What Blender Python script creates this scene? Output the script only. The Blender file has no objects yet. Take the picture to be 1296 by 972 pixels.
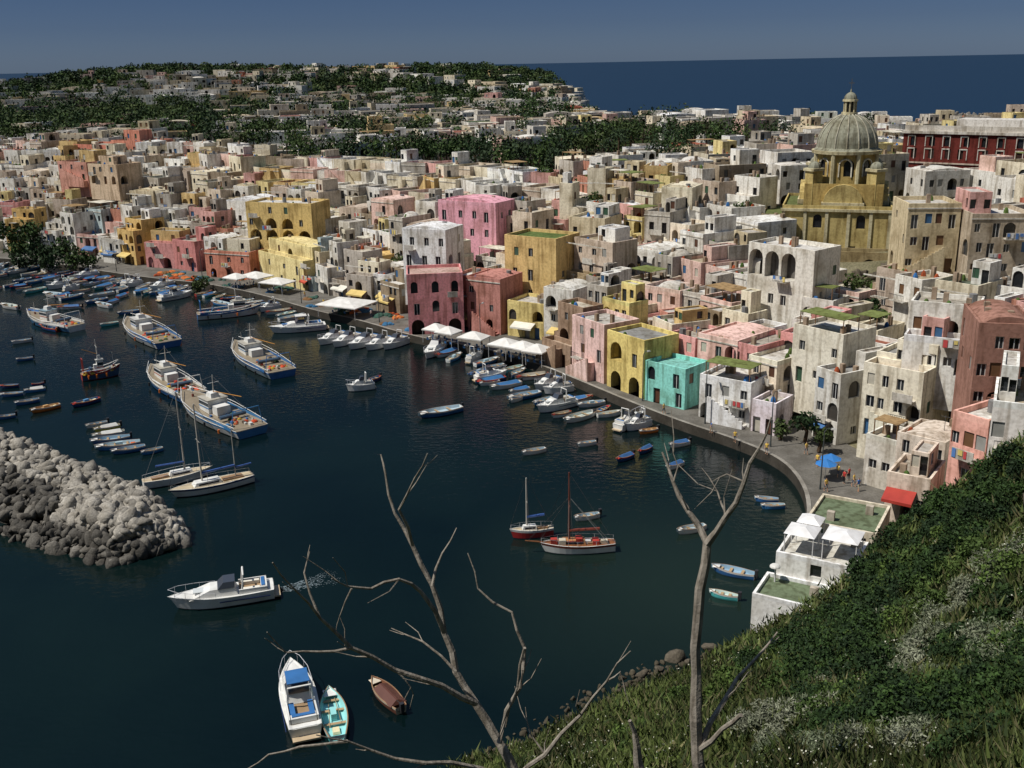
import bpy, math, random, bmesh
import numpy as np
from mathutils import Vector, Matrix
from math import sin, cos, pi, radians, atan2, sqrt
R=random.Random(11); NR=np.random.RandomState(5)
sc=bpy.context.scene
EYE=50.0; TH=radians(17.35); RO=radians(1.1)
Fv=Vector((0,cos(TH),-sin(TH))); R0=Vector((1,0,0)); U0=Vector((0,sin(TH),cos(TH)))
Rr=R0*cos(RO)-U0*sin(RO); Ur=U0*cos(RO)+R0*sin(RO)
def ray(px,py): return Rr*(px-648)+Ur*(486-py)+Fv*1300
def W(px,py,z=0.0):
    d=ray(px,py); t=(z-EYE)/d.z
    return (d.x*t,d.y*t)
def WD(px,py,f):
    d=ray(px,py); t=f/d.y
    return Vector((d.x*t,f,EYE+d.z*t))
cd=bpy.data.cameras.new("camera"); cam=bpy.data.objects.new("camera",cd); sc.collection.objects.link(cam)
cam.matrix_world=Matrix(((Rr.x,Ur.x,-Fv.x,0),(Rr.y,Ur.y,-Fv.y,0),(Rr.z,Ur.z,-Fv.z,EYE),(0,0,0,1)))
cd.sensor_width=36; cd.lens=1300/1296*36; cd.clip_end=120000; cd.clip_start=.1
sc.camera=cam
sc.view_settings.view_transform='Standard'; sc.view_settings.look='None'; sc.view_settings.exposure=0
# ---------- light
SUN_EL=radians(58); SAZ=(-0.95,-0.24)
w=bpy.data.worlds.new("World"); sc.world=w; w.use_nodes=True
nt=w.node_tree; nt.nodes.clear()
out=nt.nodes.new('ShaderNodeOutputWorld'); bg=nt.nodes.new('ShaderNodeBackground'); sky=nt.nodes.new('ShaderNodeTexSky')
sky.sky_type='NISHITA'; sky.sun_disc=False; sky.sun_elevation=SUN_EL; sky.sun_rotation=atan2(SAZ[0],SAZ[1])%(2*pi)
sky.air_density=1; sky.dust_density=.4; sky.ozone_density=2
tc=nt.nodes.new('ShaderNodeTexCoord'); sp=nt.nodes.new('ShaderNodeSeparateXYZ'); cr=nt.nodes.new('ShaderNodeValToRGB'); mx=nt.nodes.new('ShaderNodeMixRGB')
mx.blend_type='MULTIPLY'; mx.inputs[0].default_value=1
nt.links.new(tc.outputs['Generated'],sp.inputs[0]); nt.links.new(sp.outputs[2],cr.inputs[0])
cr.color_ramp.elements[0].position=0; cr.color_ramp.elements[0].color=(.20,.29,.54,1)
cr.color_ramp.elements[1].position=.85; cr.color_ramp.elements[1].color=(1,1,1,1)
for p_,c_ in [(.035,(.15,.215,.41,1)),(.14,(.095,.125,.185,1)),(.45,(.27,.32,.33,1))]:
    e=cr.color_ramp.elements.new(p_); e.color=c_
nt.links.new(sky.outputs[0],mx.inputs[1]); nt.links.new(cr.outputs[0],mx.inputs[2]); nt.links.new(mx.outputs[0],bg.inputs[0])
bg.inputs[1].default_value=.1; nt.links.new(bg.outputs[0],out.inputs[0])
sl=bpy.data.lights.new("sun",'SUN'); sl.energy=4.8; sl.angle=radians(.5); sl.color=(1,.95,.87)
so=bpy.data.objects.new("sun",sl); sc.collection.objects.link(so)
k=cos(SUN_EL)/sqrt(SAZ[0]**2+SAZ[1]**2)
so.rotation_euler=Vector((SAZ[0]*k,SAZ[1]*k,sin(SUN_EL))).to_track_quat('Z','Y').to_euler()
# ---------- materials
def C(r,g,b,k=1.0):
    f=lambda v:((v/255+.055)/1.055)**2.4 if v>10 else v/255/12.92
    return (f(r)*k,f(g)*k,f(b)*k)
def mat(name,rough=.9,spec=.3,layers=(),bump=None,metal=0):
    m=bpy.data.materials.new(name); m.use_nodes=True; n=m.node_tree; b=n.nodes['Principled BSDF']
    b.inputs['Roughness'].default_value=rough; b.inputs['Specular IOR Level'].default_value=spec; b.inputs['Metallic'].default_value=metal
    a=n.nodes.new('ShaderNodeAttribute'); a.attribute_name='Col'; cur=a.outputs['Color']
    g=n.nodes.new('ShaderNodeNewGeometry')
    for (scale,lo,hi,dark,bright,det) in layers:
        mp=n.nodes.new('ShaderNodeMapping'); mp.inputs['Scale'].default_value=scale
        n.links.new(g.outputs['Position'],mp.inputs[0])
        t=n.nodes.new('ShaderNodeTexNoise'); t.inputs['Scale'].default_value=1; t.inputs['Detail'].default_value=det
        n.links.new(mp.outputs[0],t.inputs['Vector'])
        r=n.nodes.new('ShaderNodeValToRGB'); r.color_ramp.elements[0].position=lo; r.color_ramp.elements[1].position=hi
        r.color_ramp.elements[0].color=(*dark,1); r.color_ramp.elements[1].color=(*bright,1)
        n.links.new(t.outputs[0],r.inputs[0])
        q=n.nodes.new('ShaderNodeMixRGB'); q.blend_type='MULTIPLY'; q.inputs[0].default_value=1
        n.links.new(cur,q.inputs[1]); n.links.new(r.outputs[0],q.inputs[2]); cur=q.outputs[0]
    n.links.new(cur,b.inputs['Base Color'])
    if bump:
        t=n.nodes.new('ShaderNodeTexNoise'); t.inputs['Scale'].default_value=bump[0]; t.inputs['Detail'].default_value=4
        n.links.new(g.outputs['Position'],t.inputs['Vector'])
        u=n.nodes.new('ShaderNodeBump'); u.inputs['Strength'].default_value=bump[1]; u.inputs['Distance'].default_value=bump[2]
        n.links.new(t.outputs[0],u.inputs['Height']); n.links.new(u.outputs[0],b.inputs['Normal'])
    return m
W1=(1,1,1)
plaster=mat("weathered_plaster",.92,.15,[((.22,.22,.3),.33,.50,(.70,.67,.62),W1,4),((1.3,1.3,.16),.35,.51,(.64,.61,.57),(1.04,1.04,1.04),4),((2.6,2.6,2.6),.31,.57,(.80,.79,.77),(1.06,1.06,1.05),5)],(3,.35,.05))
glass=mat("window_glass",.12,.5); paint=mat("painted_surface",.45,.4,[((.9,.9,.9),.3,.7,(.78,.77,.75),W1,3)])
stone=mat("paving_stone",.9,.2,[((.5,.5,.5),.35,.65,(.65,.64,.62),W1,4),((4,4,4),.3,.7,(.75,.75,.75),W1,3)],(5,.5,.05))
rockm=mat("rock",.95,.2,[((.8,.8,.8),.3,.7,(.6,.58,.55),W1,4),((5,5,5),.35,.65,(.7,.7,.7),(1.1,1.1,1.1),4)],(4,.7,.12))
leafm=mat("foliage",.75,.2); soil=mat("hillside_soil",.95,.1,[((.15,.15,.15),.35,.65,(.6,.6,.5),(1.1,1.1,1.1),4),((3,3,3),.3,.7,(.55,.6,.5),(1.2,1.2,1.1),5)],(2,.8,.3))
bark=mat("dead_bark",.9,.15,[((14,14,3),.35,.65,(.55,.53,.5),(1.1,1.1,1.1),5)],(22,.6,.02))
MATS=[plaster,glass,paint,stone,rockm,leafm,bark]
PL,GL,PA,ST,RK,LF,BK=range(7)
def link(o): sc.collection.objects.link(o)
def npmesh(name,V,Fa,Cf,material,smooth=False):
    V=np.asarray(V,dtype=np.float32).reshape(-1,3); Fa=np.asarray(Fa,dtype=np.int32); m,kk=Fa.shape
    me=bpy.data.meshes.new(name); me.vertices.add(len(V)); me.vertices.foreach_set('co',V.ravel())
    me.loops.add(m*kk); me.loops.foreach_set('vertex_index',Fa.ravel()); me.polygons.add(m)
    me.polygons.foreach_set('loop_start',np.arange(m,dtype=np.int32)*kk)
    me.update(calc_edges=True)
    a=me.attributes.new('Col','FLOAT_COLOR','FACE'); cc=np.ones((m,4),dtype=np.float32); cc[:,:3]=Cf; a.data.foreach_set('color',cc.ravel())
    me.materials.append(material)
    if smooth: me.polygons.foreach_set('use_smooth',np.ones(m,dtype=bool))
    o=bpy.data.objects.new(name,me); link(o); return o
class MB:
    def __init__(s): s.v=[];s.f=[];s.c=[];s.m=[];s.M=Matrix.Identity(4)
    def add(s,vs,fs,col,m=PL):
        b=len(s.v); M=s.M
        for p in vs:
            q=M@Vector(p); s.v.append((q.x,q.y,q.z))
        for f in fs: s.f.append([i+b for i in f]); s.c.append(col); s.m.append(m)
    def quad(s,a,b,c,d,col,m=PL): s.add([a,b,c,d],[(0,1,2,3)],col,m)
    def fr(s,x0,x1,y0,y1,z0,X0,X1,Y0,Y1,z1,col,m=PL):
        s.add([(x0,y0,z0),(x1,y0,z0),(x1,y1,z0),(x0,y1,z0),(X0,Y0,z1),(X1,Y0,z1),(X1,Y1,z1),(X0,Y1,z1)],
          [(0,3,2,1),(4,5,6,7),(0,1,5,4),(1,2,6,5),(2,3,7,6),(3,0,4,7)],col,m)
    def box(s,x0,x1,y0,y1,z0,z1,col,m=PL): s.fr(x0,x1,y0,y1,z0,x0,x1,y0,y1,z1,col,m)
    def cyl(s,x,y,z0,z1,r0,r1,n,col,m=PL,a0=0):
        vs=[(x+r*cos(a0+2*pi*i/n),y+r*sin(a0+2*pi*i/n),z) for z,r in((z0,r0),(z1,r1)) for i in range(n)]
        s.add(vs,[(i,(i+1)%n,n+(i+1)%n,n+i) for i in range(n)]+[tuple(range(n,2*n))],col,m)
    def tube(s,pts,rad,n,col,m=PA):
        pts=[Vector(p) for p in pts]; vs=[]; fs=[]
        for i,p in enumerate(pts):
            d=(pts[min(i+1,len(pts)-1)]-pts[max(i-1,0)]).normalized()
            u=d.cross(Vector((.31,.2,.93))).normalized(); w_=d.cross(u)
            r=rad[i] if isinstance(rad,(list,tuple)) else rad
            vs+=[tuple(p+(u*cos(2*pi*j/n)+w_*sin(2*pi*j/n))*r) for j in range(n)]
        for i in range(len(pts)-1): fs+=[(i*n+j,i*n+(j+1)%n,(i+1)*n+(j+1)%n,(i+1)*n+j) for j in range(n)]
        fs.append(tuple(range(n))[::-1]); fs.append(tuple(range((len(pts)-1)*n,len(pts)*n)))
        s.add(vs,fs,col,m)
    def dome(s,x,y,z,r,rz,n,col,m=PL,k=6):
        for i in range(k):
            a,b=pi/2*i/k,pi/2*(i+1)/k
            s.cyl(x,y,z+rz*sin(a),z+rz*sin(b),r*cos(a),max(r*cos(b),.01),n,col,m)
    def vault(s,x0,x1,y0,y1,z,rise,col,n=8):
        vs=[];c=(x0+x1)/2;h=(x1-x0)/2
        for i in range(n+1):
            a=pi*i/n; vs+=[(c-h*cos(a),y0,z+rise*sin(a)),(c-h*cos(a),y1,z+rise*sin(a))]
        s.add(vs,[(2*i,2*i+2,2*i+3,2*i+1) for i in range(n)]+[tuple(range(0,2*n+2,2)),tuple(range(1,2*n+2,2))],col)
    def wall(s,a,b,z0,z1,rows,col,fine=False):
        L=sqrt((b[0]-a[0])**2+(b[1]-a[1])**2); dx,dy=(b[0]-a[0])/L,(b[1]-a[1])/L; nx,ny=dy,-dx
        P=lambda q,z,d=0:(a[0]+dx*q-nx*d,a[1]+dy*q-ny*d,z)
        Q=lambda q0,q1,u0,u1,c_=col,m=PL,d=0: s.quad(P(q0,u0,d),P(q1,u0,d),P(q1,u1,d),P(q0,u1,d),c_,m)
        zc=z0
        for (r0,r1,ops) in rows:
            if r0>zc+.001: Q(0,L,zc,r0)
            zc=r1; bw=L/len(ops)
            for i,op in enumerate(ops):
                q0,q1=i*bw,(i+1)*bw
                if op is None: Q(q0,q1,r0,r1); continue
                kind,ww,hh,sill,bc=op; ww=min(ww,bw*.85); hh=min(hh,r1-r0-sill-.12)
                off=R.uniform(-1,1)*(bw-ww)*.3
                if kind=='arch' and ww>2.2: off=0
                sa=(q0+q1)/2-ww/2+off; sb=sa+ww; za=r0+sill; zb=za+hh
                Q(q0,sa,r0,r1);Q(sb,q1,r0,r1)
                if sill>.01: Q(sa,sb,r0,za)
                dep={'win':.22,'shut':.1,'door':.3,'arch':1.6,'awin':.25}[kind]
                bm_=GL if kind in('win','awin') else (PL if kind=='arch' else PA)
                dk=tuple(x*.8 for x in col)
                if kind in('arch','awin'):
                    r=ww/2; zs=max(zb-r,za+.1); rz=zb-zs; n=6
                    arc=[(sa+r-r*cos(pi*j/n),zs+rz*sin(pi*j/n)) for j in range(n+1)]
                    for j in range(n):
                        (s0,u0),(s1,u1)=arc[j],arc[j+1]
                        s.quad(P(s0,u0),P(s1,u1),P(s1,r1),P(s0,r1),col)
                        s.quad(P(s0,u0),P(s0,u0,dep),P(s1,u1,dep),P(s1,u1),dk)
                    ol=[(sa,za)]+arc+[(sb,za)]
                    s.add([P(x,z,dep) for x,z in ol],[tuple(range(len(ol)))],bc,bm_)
                    ztop=zs
                else:
                    Q(sa,sb,zb,r1); Q(sa,sb,za,zb,bc,bm_,dep); ztop=zb
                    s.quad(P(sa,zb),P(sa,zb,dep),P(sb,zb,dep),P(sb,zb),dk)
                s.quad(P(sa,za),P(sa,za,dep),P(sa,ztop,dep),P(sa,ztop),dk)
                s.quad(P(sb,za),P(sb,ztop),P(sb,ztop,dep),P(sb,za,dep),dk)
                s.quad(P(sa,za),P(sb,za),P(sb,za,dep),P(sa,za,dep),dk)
                if kind=='win' and fine:
                    fc=(.6,.6,.58)
                    Q((sa+sb)/2-.05,(sa+sb)/2+.05,za,zb,fc,PA,dep-.05); Q(sa,sa+.09,za,zb,fc,PA,dep-.04); Q(sb-.09,sb,za,zb,fc,PA,dep-.04)
                    Q(sa+.09,sb-.09,zb-.1,zb,fc,PA,dep-.03)
        if z1>zc+.001: Q(0,L,zc,z1)
    def build(s,name):
        me=bpy.data.meshes.new(name); me.from_pydata(s.v,[],s.f)
        for m_ in MATS: me.materials.append(m_)
        me.polygons.foreach_set('material_index',s.m)
        a=me.attributes.new('Col','FLOAT_COLOR','FACE')
        a.data.foreach_set('color',np.array([(c[0],c[1],c[2],1) for c in s.c],dtype=np.float32).ravel())
        o=bpy.data.objects.new(name,me); link(o); return o
def loc(x,y,z=0,ang=0): return Matrix.Translation((x,y,z))@Matrix.Rotation(ang,4,'Z')
# ---------- shoreline (plan coordinates)
qpx=[(-260,318),(-120,324),(0,333),(60,338),(130,350),(200,360),(262,366),(330,380),(400,402),(450,412),(520,434),(570,443),(620,452),(680,470),(740,495),(800,521),(860,545),(930,568),(985,592),(1010,618),(1022,650),(1016,700)]
Qr=[Vector(W(*p)) for p in qpx]
def chaikin(P):
    o=[P[0]]
    for a,b in zip(P[:-1],P[1:]): o+=[a*.75+b*.25,a*.25+b*.75]
    return o+[P[-1]]
Q=chaikin(chaikin(Qr))
QW=[tuple(p) for p in Q]
FRONT=[(-3000,420),(-700,360)]+QW+[W(960,752),W(930,828),W(850,842),W(790,868),W(715,905),W(640,950),(-10,60),(-20,53.6),(-50,33.6),(-100,0),(-160,-80)]
BACK=[(-160,-80),(900,-80),(900,330),(330,400),(235,430),(120,470),(66,560),(80,800),(78,1150),(70,1330),(30,1420),(-300,1700),(-1500,1800),(-3000,1500),(-3000,420)]
def pdist(P,x,y):
    d=np.full(x.shape,1e9)
    for (ax,ay),(bx,by) in zip(P[:-1],P[1:]):
        vx,vy=bx-ax,by-ay; t=np.clip(((x-ax)*vx+(y-ay)*vy)/(vx*vx+vy*vy+1e-9),0,1)
        d=np.minimum(d,np.hypot(x-ax-t*vx,y-ay-t*vy))
    return d
def inside(P,x,y):
    r=np.zeros(x.shape,bool)
    for (ax,ay),(bx,by) in zip(P,P[1:]+P[:1]):
        c=((ay>y)!=(by>y))&(x<(bx-ax)*(y-ay)/((by-ay) if by!=ay else 1e-9)+ax); r^=c
    return r
POLY=FRONT+BACK[1:-1]
ss=lambda t:(lambda u:u*u*(3-2*u))(np.clip(t,0,1))
def hillz(x,y):
    b=np.minimum(.03*np.maximum(x-16,0)**2,7.2)*(1-ss((y-62)/32))
    n=.5*np.sin(x*.5+y*.21)*np.sin(y*.37-x*.13)+.35*np.sin(x*1.1+2)*np.sin(y*.9)
    return np.minimum(46-.687*y+.458*x+b,57)+n*np.clip((y-6)/10,0,1)
def Hn(x,y,full=False):
    x=np.asarray(x,float);y=np.asarray(y,float)
    df=pdist(FRONT,x,y); db=pdist(BACK,x,y); ins=inside(POLY,x,y)
    pf=-1+2.1*ss((df-2)/5)+18.9*ss((df-10)/54)
    g=lambda cx,cy,sx,sy,a:a*np.exp(-((x-cx)/sx)**2-((y-cy)/sy)**2)
    ex=(g(-290,1050,240,230,27)+g(-30,1180,110,200,15)+2*np.sin(x*.02)*np.sin(y*.017))*ss((df-60)/200)
    pf=pf-g(60,184,25,20,7.5)*ss((df-20)/30)
    ht=(pf+ex)*ss(db/40+.05)
    hl=hillz(x,y); z=np.maximum(ht,np.where(y<130,hl,-50))
    zo=np.maximum(-.4-.4*np.minimum(np.minimum(df,db),9),np.where(y<100,np.minimum(hl,3),-50))
    z=np.where(ins,z,zo)
    return (z,df,db,ins,hl) if full else z
def H(x,y): return float(Hn(np.array([x]),np.array([y]))[0])
# ---------- terrain
xs=np.unique(np.concatenate([np.arange(-3000,-300,45),np.arange(-300,-60,6),np.arange(-60,120,1.5),np.arange(120,320,6),np.arange(320,1000,45)]))
ys=np.unique(np.concatenate([np.arange(-100,4,6),np.arange(4,130,1.5),np.arange(130,300,4),np.arange(300,700,12),np.arange(700,1900,25)]))
X,Y=np.meshgrid(xs,ys); Z,DF,DB,INS,HL=Hn(X,Y,True)
nx_,ny_=len(xs),len(ys); idx=np.arange(nx_*ny_).reshape(ny_,nx_)
Fa=np.stack([idx[:-1,:-1],idx[:-1,1:],idx[1:,1:],idx[1:,:-1]],-1).reshape(-1,4)
cz=np.zeros((ny_,nx_,3)); cz[:]=C(140,132,112,.7)
far=(Y>260)|((X<-110)&(DF>50)); cz[far]=C(74,88,50,.5)
cz[(HL>Z-1.0)&(Y<112)]=C(88,96,54,.5)
cz[Z<.3]=C(80,78,60,.5)
npmesh("terrain",np.stack([X,Y,Z],-1),Fa,cz[:-1,:-1].reshape(-1,3),soil,True)
# sea
me=bpy.data.meshes.new("sea_water"); B=60000
me.from_pydata([(-B,-400,0),(B,-400,0),(B,B,0),(-B,B,0)],[],[(0,1,2,3)])
wm=bpy.data.materials.new("sea_water"); wm.use_nodes=True; n=wm.node_tree; b=n.nodes['Principled BSDF']
b.inputs['Roughness'].default_value=.07; b.inputs['IOR'].default_value=1.33
g=n.nodes.new('ShaderNodeNewGeometry')
def nz(scale,det,mpS=(1,1,1)):
    mp=n.nodes.new('ShaderNodeMapping'); mp.inputs['Scale'].default_value=mpS; n.links.new(g.outputs['Position'],mp.inputs[0])
    t=n.nodes.new('ShaderNodeTexNoise'); t.inputs['Scale'].default_value=scale; t.inputs['Detail'].default_value=det; n.links.new(mp.outputs[0],t.inputs['Vector']); return t.outputs[0]
r=n.nodes.new('ShaderNodeValToRGB'); r.color_ramp.elements[0].position=.35; r.color_ramp.elements[1].position=.65
r.color_ramp.elements[0].color=(.001,.005,.006,1); r.color_ramp.elements[1].color=(.003,.0095,.009,1)
n.links.new(nz(.03,4),r.inputs[0])
sp=n.nodes.new('ShaderNodeSeparateXYZ'); n.links.new(g.outputs['Position'],sp.inputs[0])
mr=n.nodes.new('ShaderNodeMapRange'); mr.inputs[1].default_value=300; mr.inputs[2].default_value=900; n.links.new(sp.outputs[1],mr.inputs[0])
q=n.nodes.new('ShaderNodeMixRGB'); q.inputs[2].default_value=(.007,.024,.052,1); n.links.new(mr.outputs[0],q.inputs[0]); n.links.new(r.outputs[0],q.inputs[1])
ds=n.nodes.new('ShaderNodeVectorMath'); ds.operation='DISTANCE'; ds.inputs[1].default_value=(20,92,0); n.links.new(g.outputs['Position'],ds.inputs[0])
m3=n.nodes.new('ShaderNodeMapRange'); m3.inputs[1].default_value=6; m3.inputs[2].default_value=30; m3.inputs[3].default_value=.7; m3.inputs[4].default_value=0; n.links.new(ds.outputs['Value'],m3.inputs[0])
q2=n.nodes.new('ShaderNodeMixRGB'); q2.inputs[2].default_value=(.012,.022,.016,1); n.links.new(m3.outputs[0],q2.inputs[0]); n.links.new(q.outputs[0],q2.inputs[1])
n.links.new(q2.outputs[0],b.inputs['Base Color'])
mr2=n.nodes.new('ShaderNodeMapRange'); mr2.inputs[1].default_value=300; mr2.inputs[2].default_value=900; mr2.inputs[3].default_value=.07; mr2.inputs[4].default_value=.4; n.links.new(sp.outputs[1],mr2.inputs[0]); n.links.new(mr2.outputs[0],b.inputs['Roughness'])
ad=n.nodes.new('ShaderNodeMath'); ad.operation='ADD'; n.links.new(nz(.9,4,(1,1.6,1)),ad.inputs[0]); n.links.new(nz(.12,3),ad.inputs[1])
u=n.nodes.new('ShaderNodeBump'); u.inputs['Strength'].default_value=.3; u.inputs['Distance'].default_value=.2
n.links.new(ad.outputs[0],u.inputs['Height']); n.links.new(u.outputs[0],b.inputs['Normal'])
me.materials.append(wm); o=bpy.data.objects.new("sea_water",me); link(o)
# ---------- quay
def offs(P,d):
    o=[]
    for i,p in enumerate(P):
        a=(P[i]-P[i-1]).normalized() if i else None; b_=(P[i+1]-p).normalized() if i<len(P)-1 else None
        t=((a or b_)+(b_ or a)).normalized(); nn=Vector((-t.y,t.x)); o.append(p+nn*d)
    return o
QO=offs(Q,11.5); QI=offs(Q,.5)
mb=MB(); zc=1.3
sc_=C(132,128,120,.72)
for i in range(len(Q)-1):
    a,b_,c,d=Q[i],Q[i+1],QI[i+1],QI[i]; e,f=QO[i+1],QO[i]
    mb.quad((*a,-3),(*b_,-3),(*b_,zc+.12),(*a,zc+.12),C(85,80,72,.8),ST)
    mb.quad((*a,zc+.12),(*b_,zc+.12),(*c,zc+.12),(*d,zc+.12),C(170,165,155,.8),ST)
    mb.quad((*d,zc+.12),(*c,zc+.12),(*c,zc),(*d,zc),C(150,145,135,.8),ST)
    mb.quad((*d,zc),(*c,zc),(*e,zc),(*f,zc),sc_,ST)
    mb.quad((*f,zc),(*e,zc),(*e,-1),(*f,-1),sc_,ST)
mb.build("quay_promenade")
# ---------- buildings
PAL=[((228,225,217),11),((236,234,228),11),((222,213,190),5),((210,197,167),4.2),((216,187,132),2.5),((224,207,150),2.5),((220,172,164),2.4),((229,196,184),2.2),((184,178,168),4.5),((154,140,120),2.2),((198,182,166),3),((188,134,114),1.2),((232,217,197),3)]
PALF=[((230,227,219),9),((238,236,230),10),((222,213,190),4),((222,188,124),3.8),((230,210,142),3.8),((226,162,158),4.2),((232,190,180),3.6),((186,178,168),2.4),((158,142,120),1.8),((198,140,124),1.8),((194,210,212),1.2),((232,217,197),3)]
def pick(pal=None):
    pal=pal or PAL
    t=R.random()*sum(x[1] for x in pal)
    for c,wt in pal:
        t-=wt
        if t<=0: break
    v=R.uniform(.92,1.04); return C(min(c[0]*v,242),min(c[1]*v,242),min(c[2]*v,242),.92)
PALP=[((228,224,216),9),((236,233,226),10),((222,212,190),6),((208,194,168),4),((214,188,140),1.6),((186,180,170),4.5),((218,184,172),1.8),((160,146,126),2.2),((178,108,88),.6)]
SHUT=[C(60,90,70),C(110,80,55),C(150,150,145),C(60,100,140),C(90,60,45),C(190,185,170)]
GLC=[(.015,.017,.02),(.03,.035,.04),(.01,.01,.012)]
def op(kind=None,fl=0,ar=.15):
    x=R.random(); g=R.choice(GLC); s=R.choice(SHUT)
    if fl==0:
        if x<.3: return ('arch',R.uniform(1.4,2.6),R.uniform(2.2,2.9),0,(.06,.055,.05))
        if x<.6: return ('door',1.1,2.2,0,s)
        if x<.85: return ('win',1,1.1,1.1,g)
        return None
    if x<.38: return ('win',R.uniform(.8,1.1),R.uniform(1.2,1.5),.9,g)
    if x<.56: return ('shut',R.uniform(.9,1.1),1.5,.9,s)
    if x<.72: return ('win',1.05,2.15,.1,g)
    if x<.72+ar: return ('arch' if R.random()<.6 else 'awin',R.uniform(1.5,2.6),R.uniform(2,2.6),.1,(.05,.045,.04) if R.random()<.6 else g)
    return None
def boxb(mb,x0,x1,y0,y1,zb,z0,h,col,roofc,nf,nb,lvl,fine=False,ar=.15,par=.6,first=0,back=True,ops=None):
    fh=h/nf
    def rows(nbay,pr): return [(z0+i*fh,z0+(i+1)*fh,[(op(fl=i+first,ar=ar) if R.random()<pr else None) for _ in range(nbay)]) for i in range(nf)]
    fr=rows(nb,.92) if ops is None else [(z0+i*fh,z0+(i+1)*fh,ops[i]) for i in range(nf)]
    nd=max(1,int((y1-y0)/3.2))
    mb.wall((x0,y0),(x1,y0),zb,z0+h,fr,col,fine)
    mb.wall((x1,y0),(x1,y1),zb,z0+h,rows(nd,.45) if lvl else [],col,fine)
    mb.wall((x1,y1),(x0,y1),zb,z0+h,[],col)
    mb.wall((x0,y1),(x0,y0),zb,z0+h,rows(nd,.6) if lvl else [],col,fine)
    zt=z0+h; mb.quad((x0,y0,zt),(x1,y0,zt),(x1,y1,zt),(x0,y1,zt),roofc)
    if par>0:
        t=.25; pc=tuple(min(.75,c*1.05) for c in col)
        mb.box(x0,x1,y0,y0+t,zt,zt+par,pc); mb.box(x0,x1,y1-t,y1,zt,zt+par,pc)
        mb.box(x0,x0+t,y0+t,y1-t,zt,zt+par,pc); mb.box(x1-t,x1,y0+t,y1-t,zt,zt+par,pc)
def stairs(mb,x0,x1,y,z0,z1,col,wd=1.3):
    n=max(4,int((z1-z0)/.28))
    for i in range(n):
        a=x0+(x1-x0)*i/n; b_=x0+(x1-x0)*(i+1)/n; z=z0+(z1-z0)*(i+1)/n
        mb.box(min(a,b_),max(a,b_),y-wd,y-.01,z0-1.5,z,col)
        mb.box(min(a,b_),max(a,b_),y-wd-.18,y-wd-.002,z0-1.5,z+.85,tuple(min(.75,c*1.08) for c in col))
def balcony(mb,x,y,z,wd,col):
    mb.box(x-wd/2,x+wd/2,y-1.1,y-.01,z-.15,z,col)
    if R.random()<.5: mb.box(x-wd/2,x+wd/2,y-1.1,y-1.0,z,z+.9,col)
    else:
        ic=(.04,.04,.045)
        mb.box(x-wd/2,x+wd/2,y-1.08,y-1.04,z+.88,z+.94,ic,PA)
        for i in range(int(wd/.28)+1): mb.box(x-wd/2+i*.28,x-wd/2+i*.28+.035,y-1.075,y-1.045,z,z+.88,ic,PA)
    if R.random()<.4:
        for i in range(int(wd/.6)):
            a=x-wd/2+.1+i*.6; mb.box(a,a+R.uniform(.3,.5),y-1.16,y-1.13,z+.9-R.uniform(.5,1),z+.85,R.choice([C(230,230,230,.85),C(200,80,80),C(90,130,190),C(220,200,120),C(235,235,230,.85)]),PA)
def awning(mb,x,y,z,wd,c):
    mb.add([(x-wd/2,y-.01,z+.7),(x+wd/2,y-.01,z+.7),(x+wd/2,y-1.7,z),(x-wd/2,y-1.7,z),(x+wd/2,y-1.72,z-.3),(x-wd/2,y-1.72,z-.3)],[(0,1,2,3),(3,2,4,5)],c,PA)
def rooftop(mb,x0,x1,y0,y1,z,col,lvl):
    w_,d_=x1-x0,y1-y0; r_=R.random()
    if r_<.38:
        a=x0+R.choice([.35,w_*.4,w_*.55]); b_=min(x1-.35,a+w_*R.uniform(.35,.6)); c=y0+d_*R.uniform(.25,.5)
        hh=R.uniform(2.2,3.4); boxb(mb,a,b_,c,y1-.35,z-.05,z,hh,col if R.random()<.5 else pick(),C(195,190,183,.8),1,2,1,par=.25,first=1)
    elif r_<.5: mb.vault(x0+.3,x1-.3,y0+.3,y1-.3,z,R.uniform(.7,1.3),tuple(min(.7,c*.95) for c in col))
    elif r_<.56: mb.dome((x0+x1)/2,(y0+y1)/2,z,min(w_,d_)*.4,1.3,12,C(212,208,200,.8))
    elif r_<.64 and lvl:
        for xx in(x0+.6,x1-.6):
            for yy in(y0+.6,y0+d_*.55): mb.box(xx-.05,xx+.05,yy-.05,yy+.05,z,z+2.3,C(120,90,60),PA)
        mb.box(x0+.5,x1-.5,y0+.5,y0+d_*.58,z+2.3,z+2.38,R.choice([C(150,125,90),C(110,120,70),C(205,200,185)]),PL)
    if lvl:
        for _ in range(R.randint(0,3)):
            a=R.uniform(x0+.5,x1-1.2); c=R.uniform(y0+.5,y1-1.2)
            mb.box(a,a+.6,c,c+.5,z,z+R.uniform(.9,1.7),C(170,150,130,.8))
        for _ in range(R.randint(0,3)):
            a=R.uniform(x0+.5,x1-.9); c=R.choice([y0+.5,R.uniform(y0+.5,y1-1)]); mb.dome(a,c,z,.4,.9,6,R.choice([C(70,95,45),C(80,100,50),C(60,110,170),C(160,80,50)]),PL,3)
        if R.random()<.3: a=R.uniform(x0+1,x1-1);c=R.uniform(y0+1,y1-1); mb.cyl(a,c,z,z+1.2,.5,.5,8,C(150,150,150,.7),PA)
        if R.random()<.4:
            a=R.uniform(x0+1,x1-1);c=R.uniform(y0+1,y1-1)
            mb.tube([(a,c,z),(a,c,z+2.6)],.03,4,(.1,.1,.1)); mb.tube([(a-.5,c,z+2.4),(a+.5,c,z+2.4)],.02,4,(.1,.1,.1))
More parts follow.
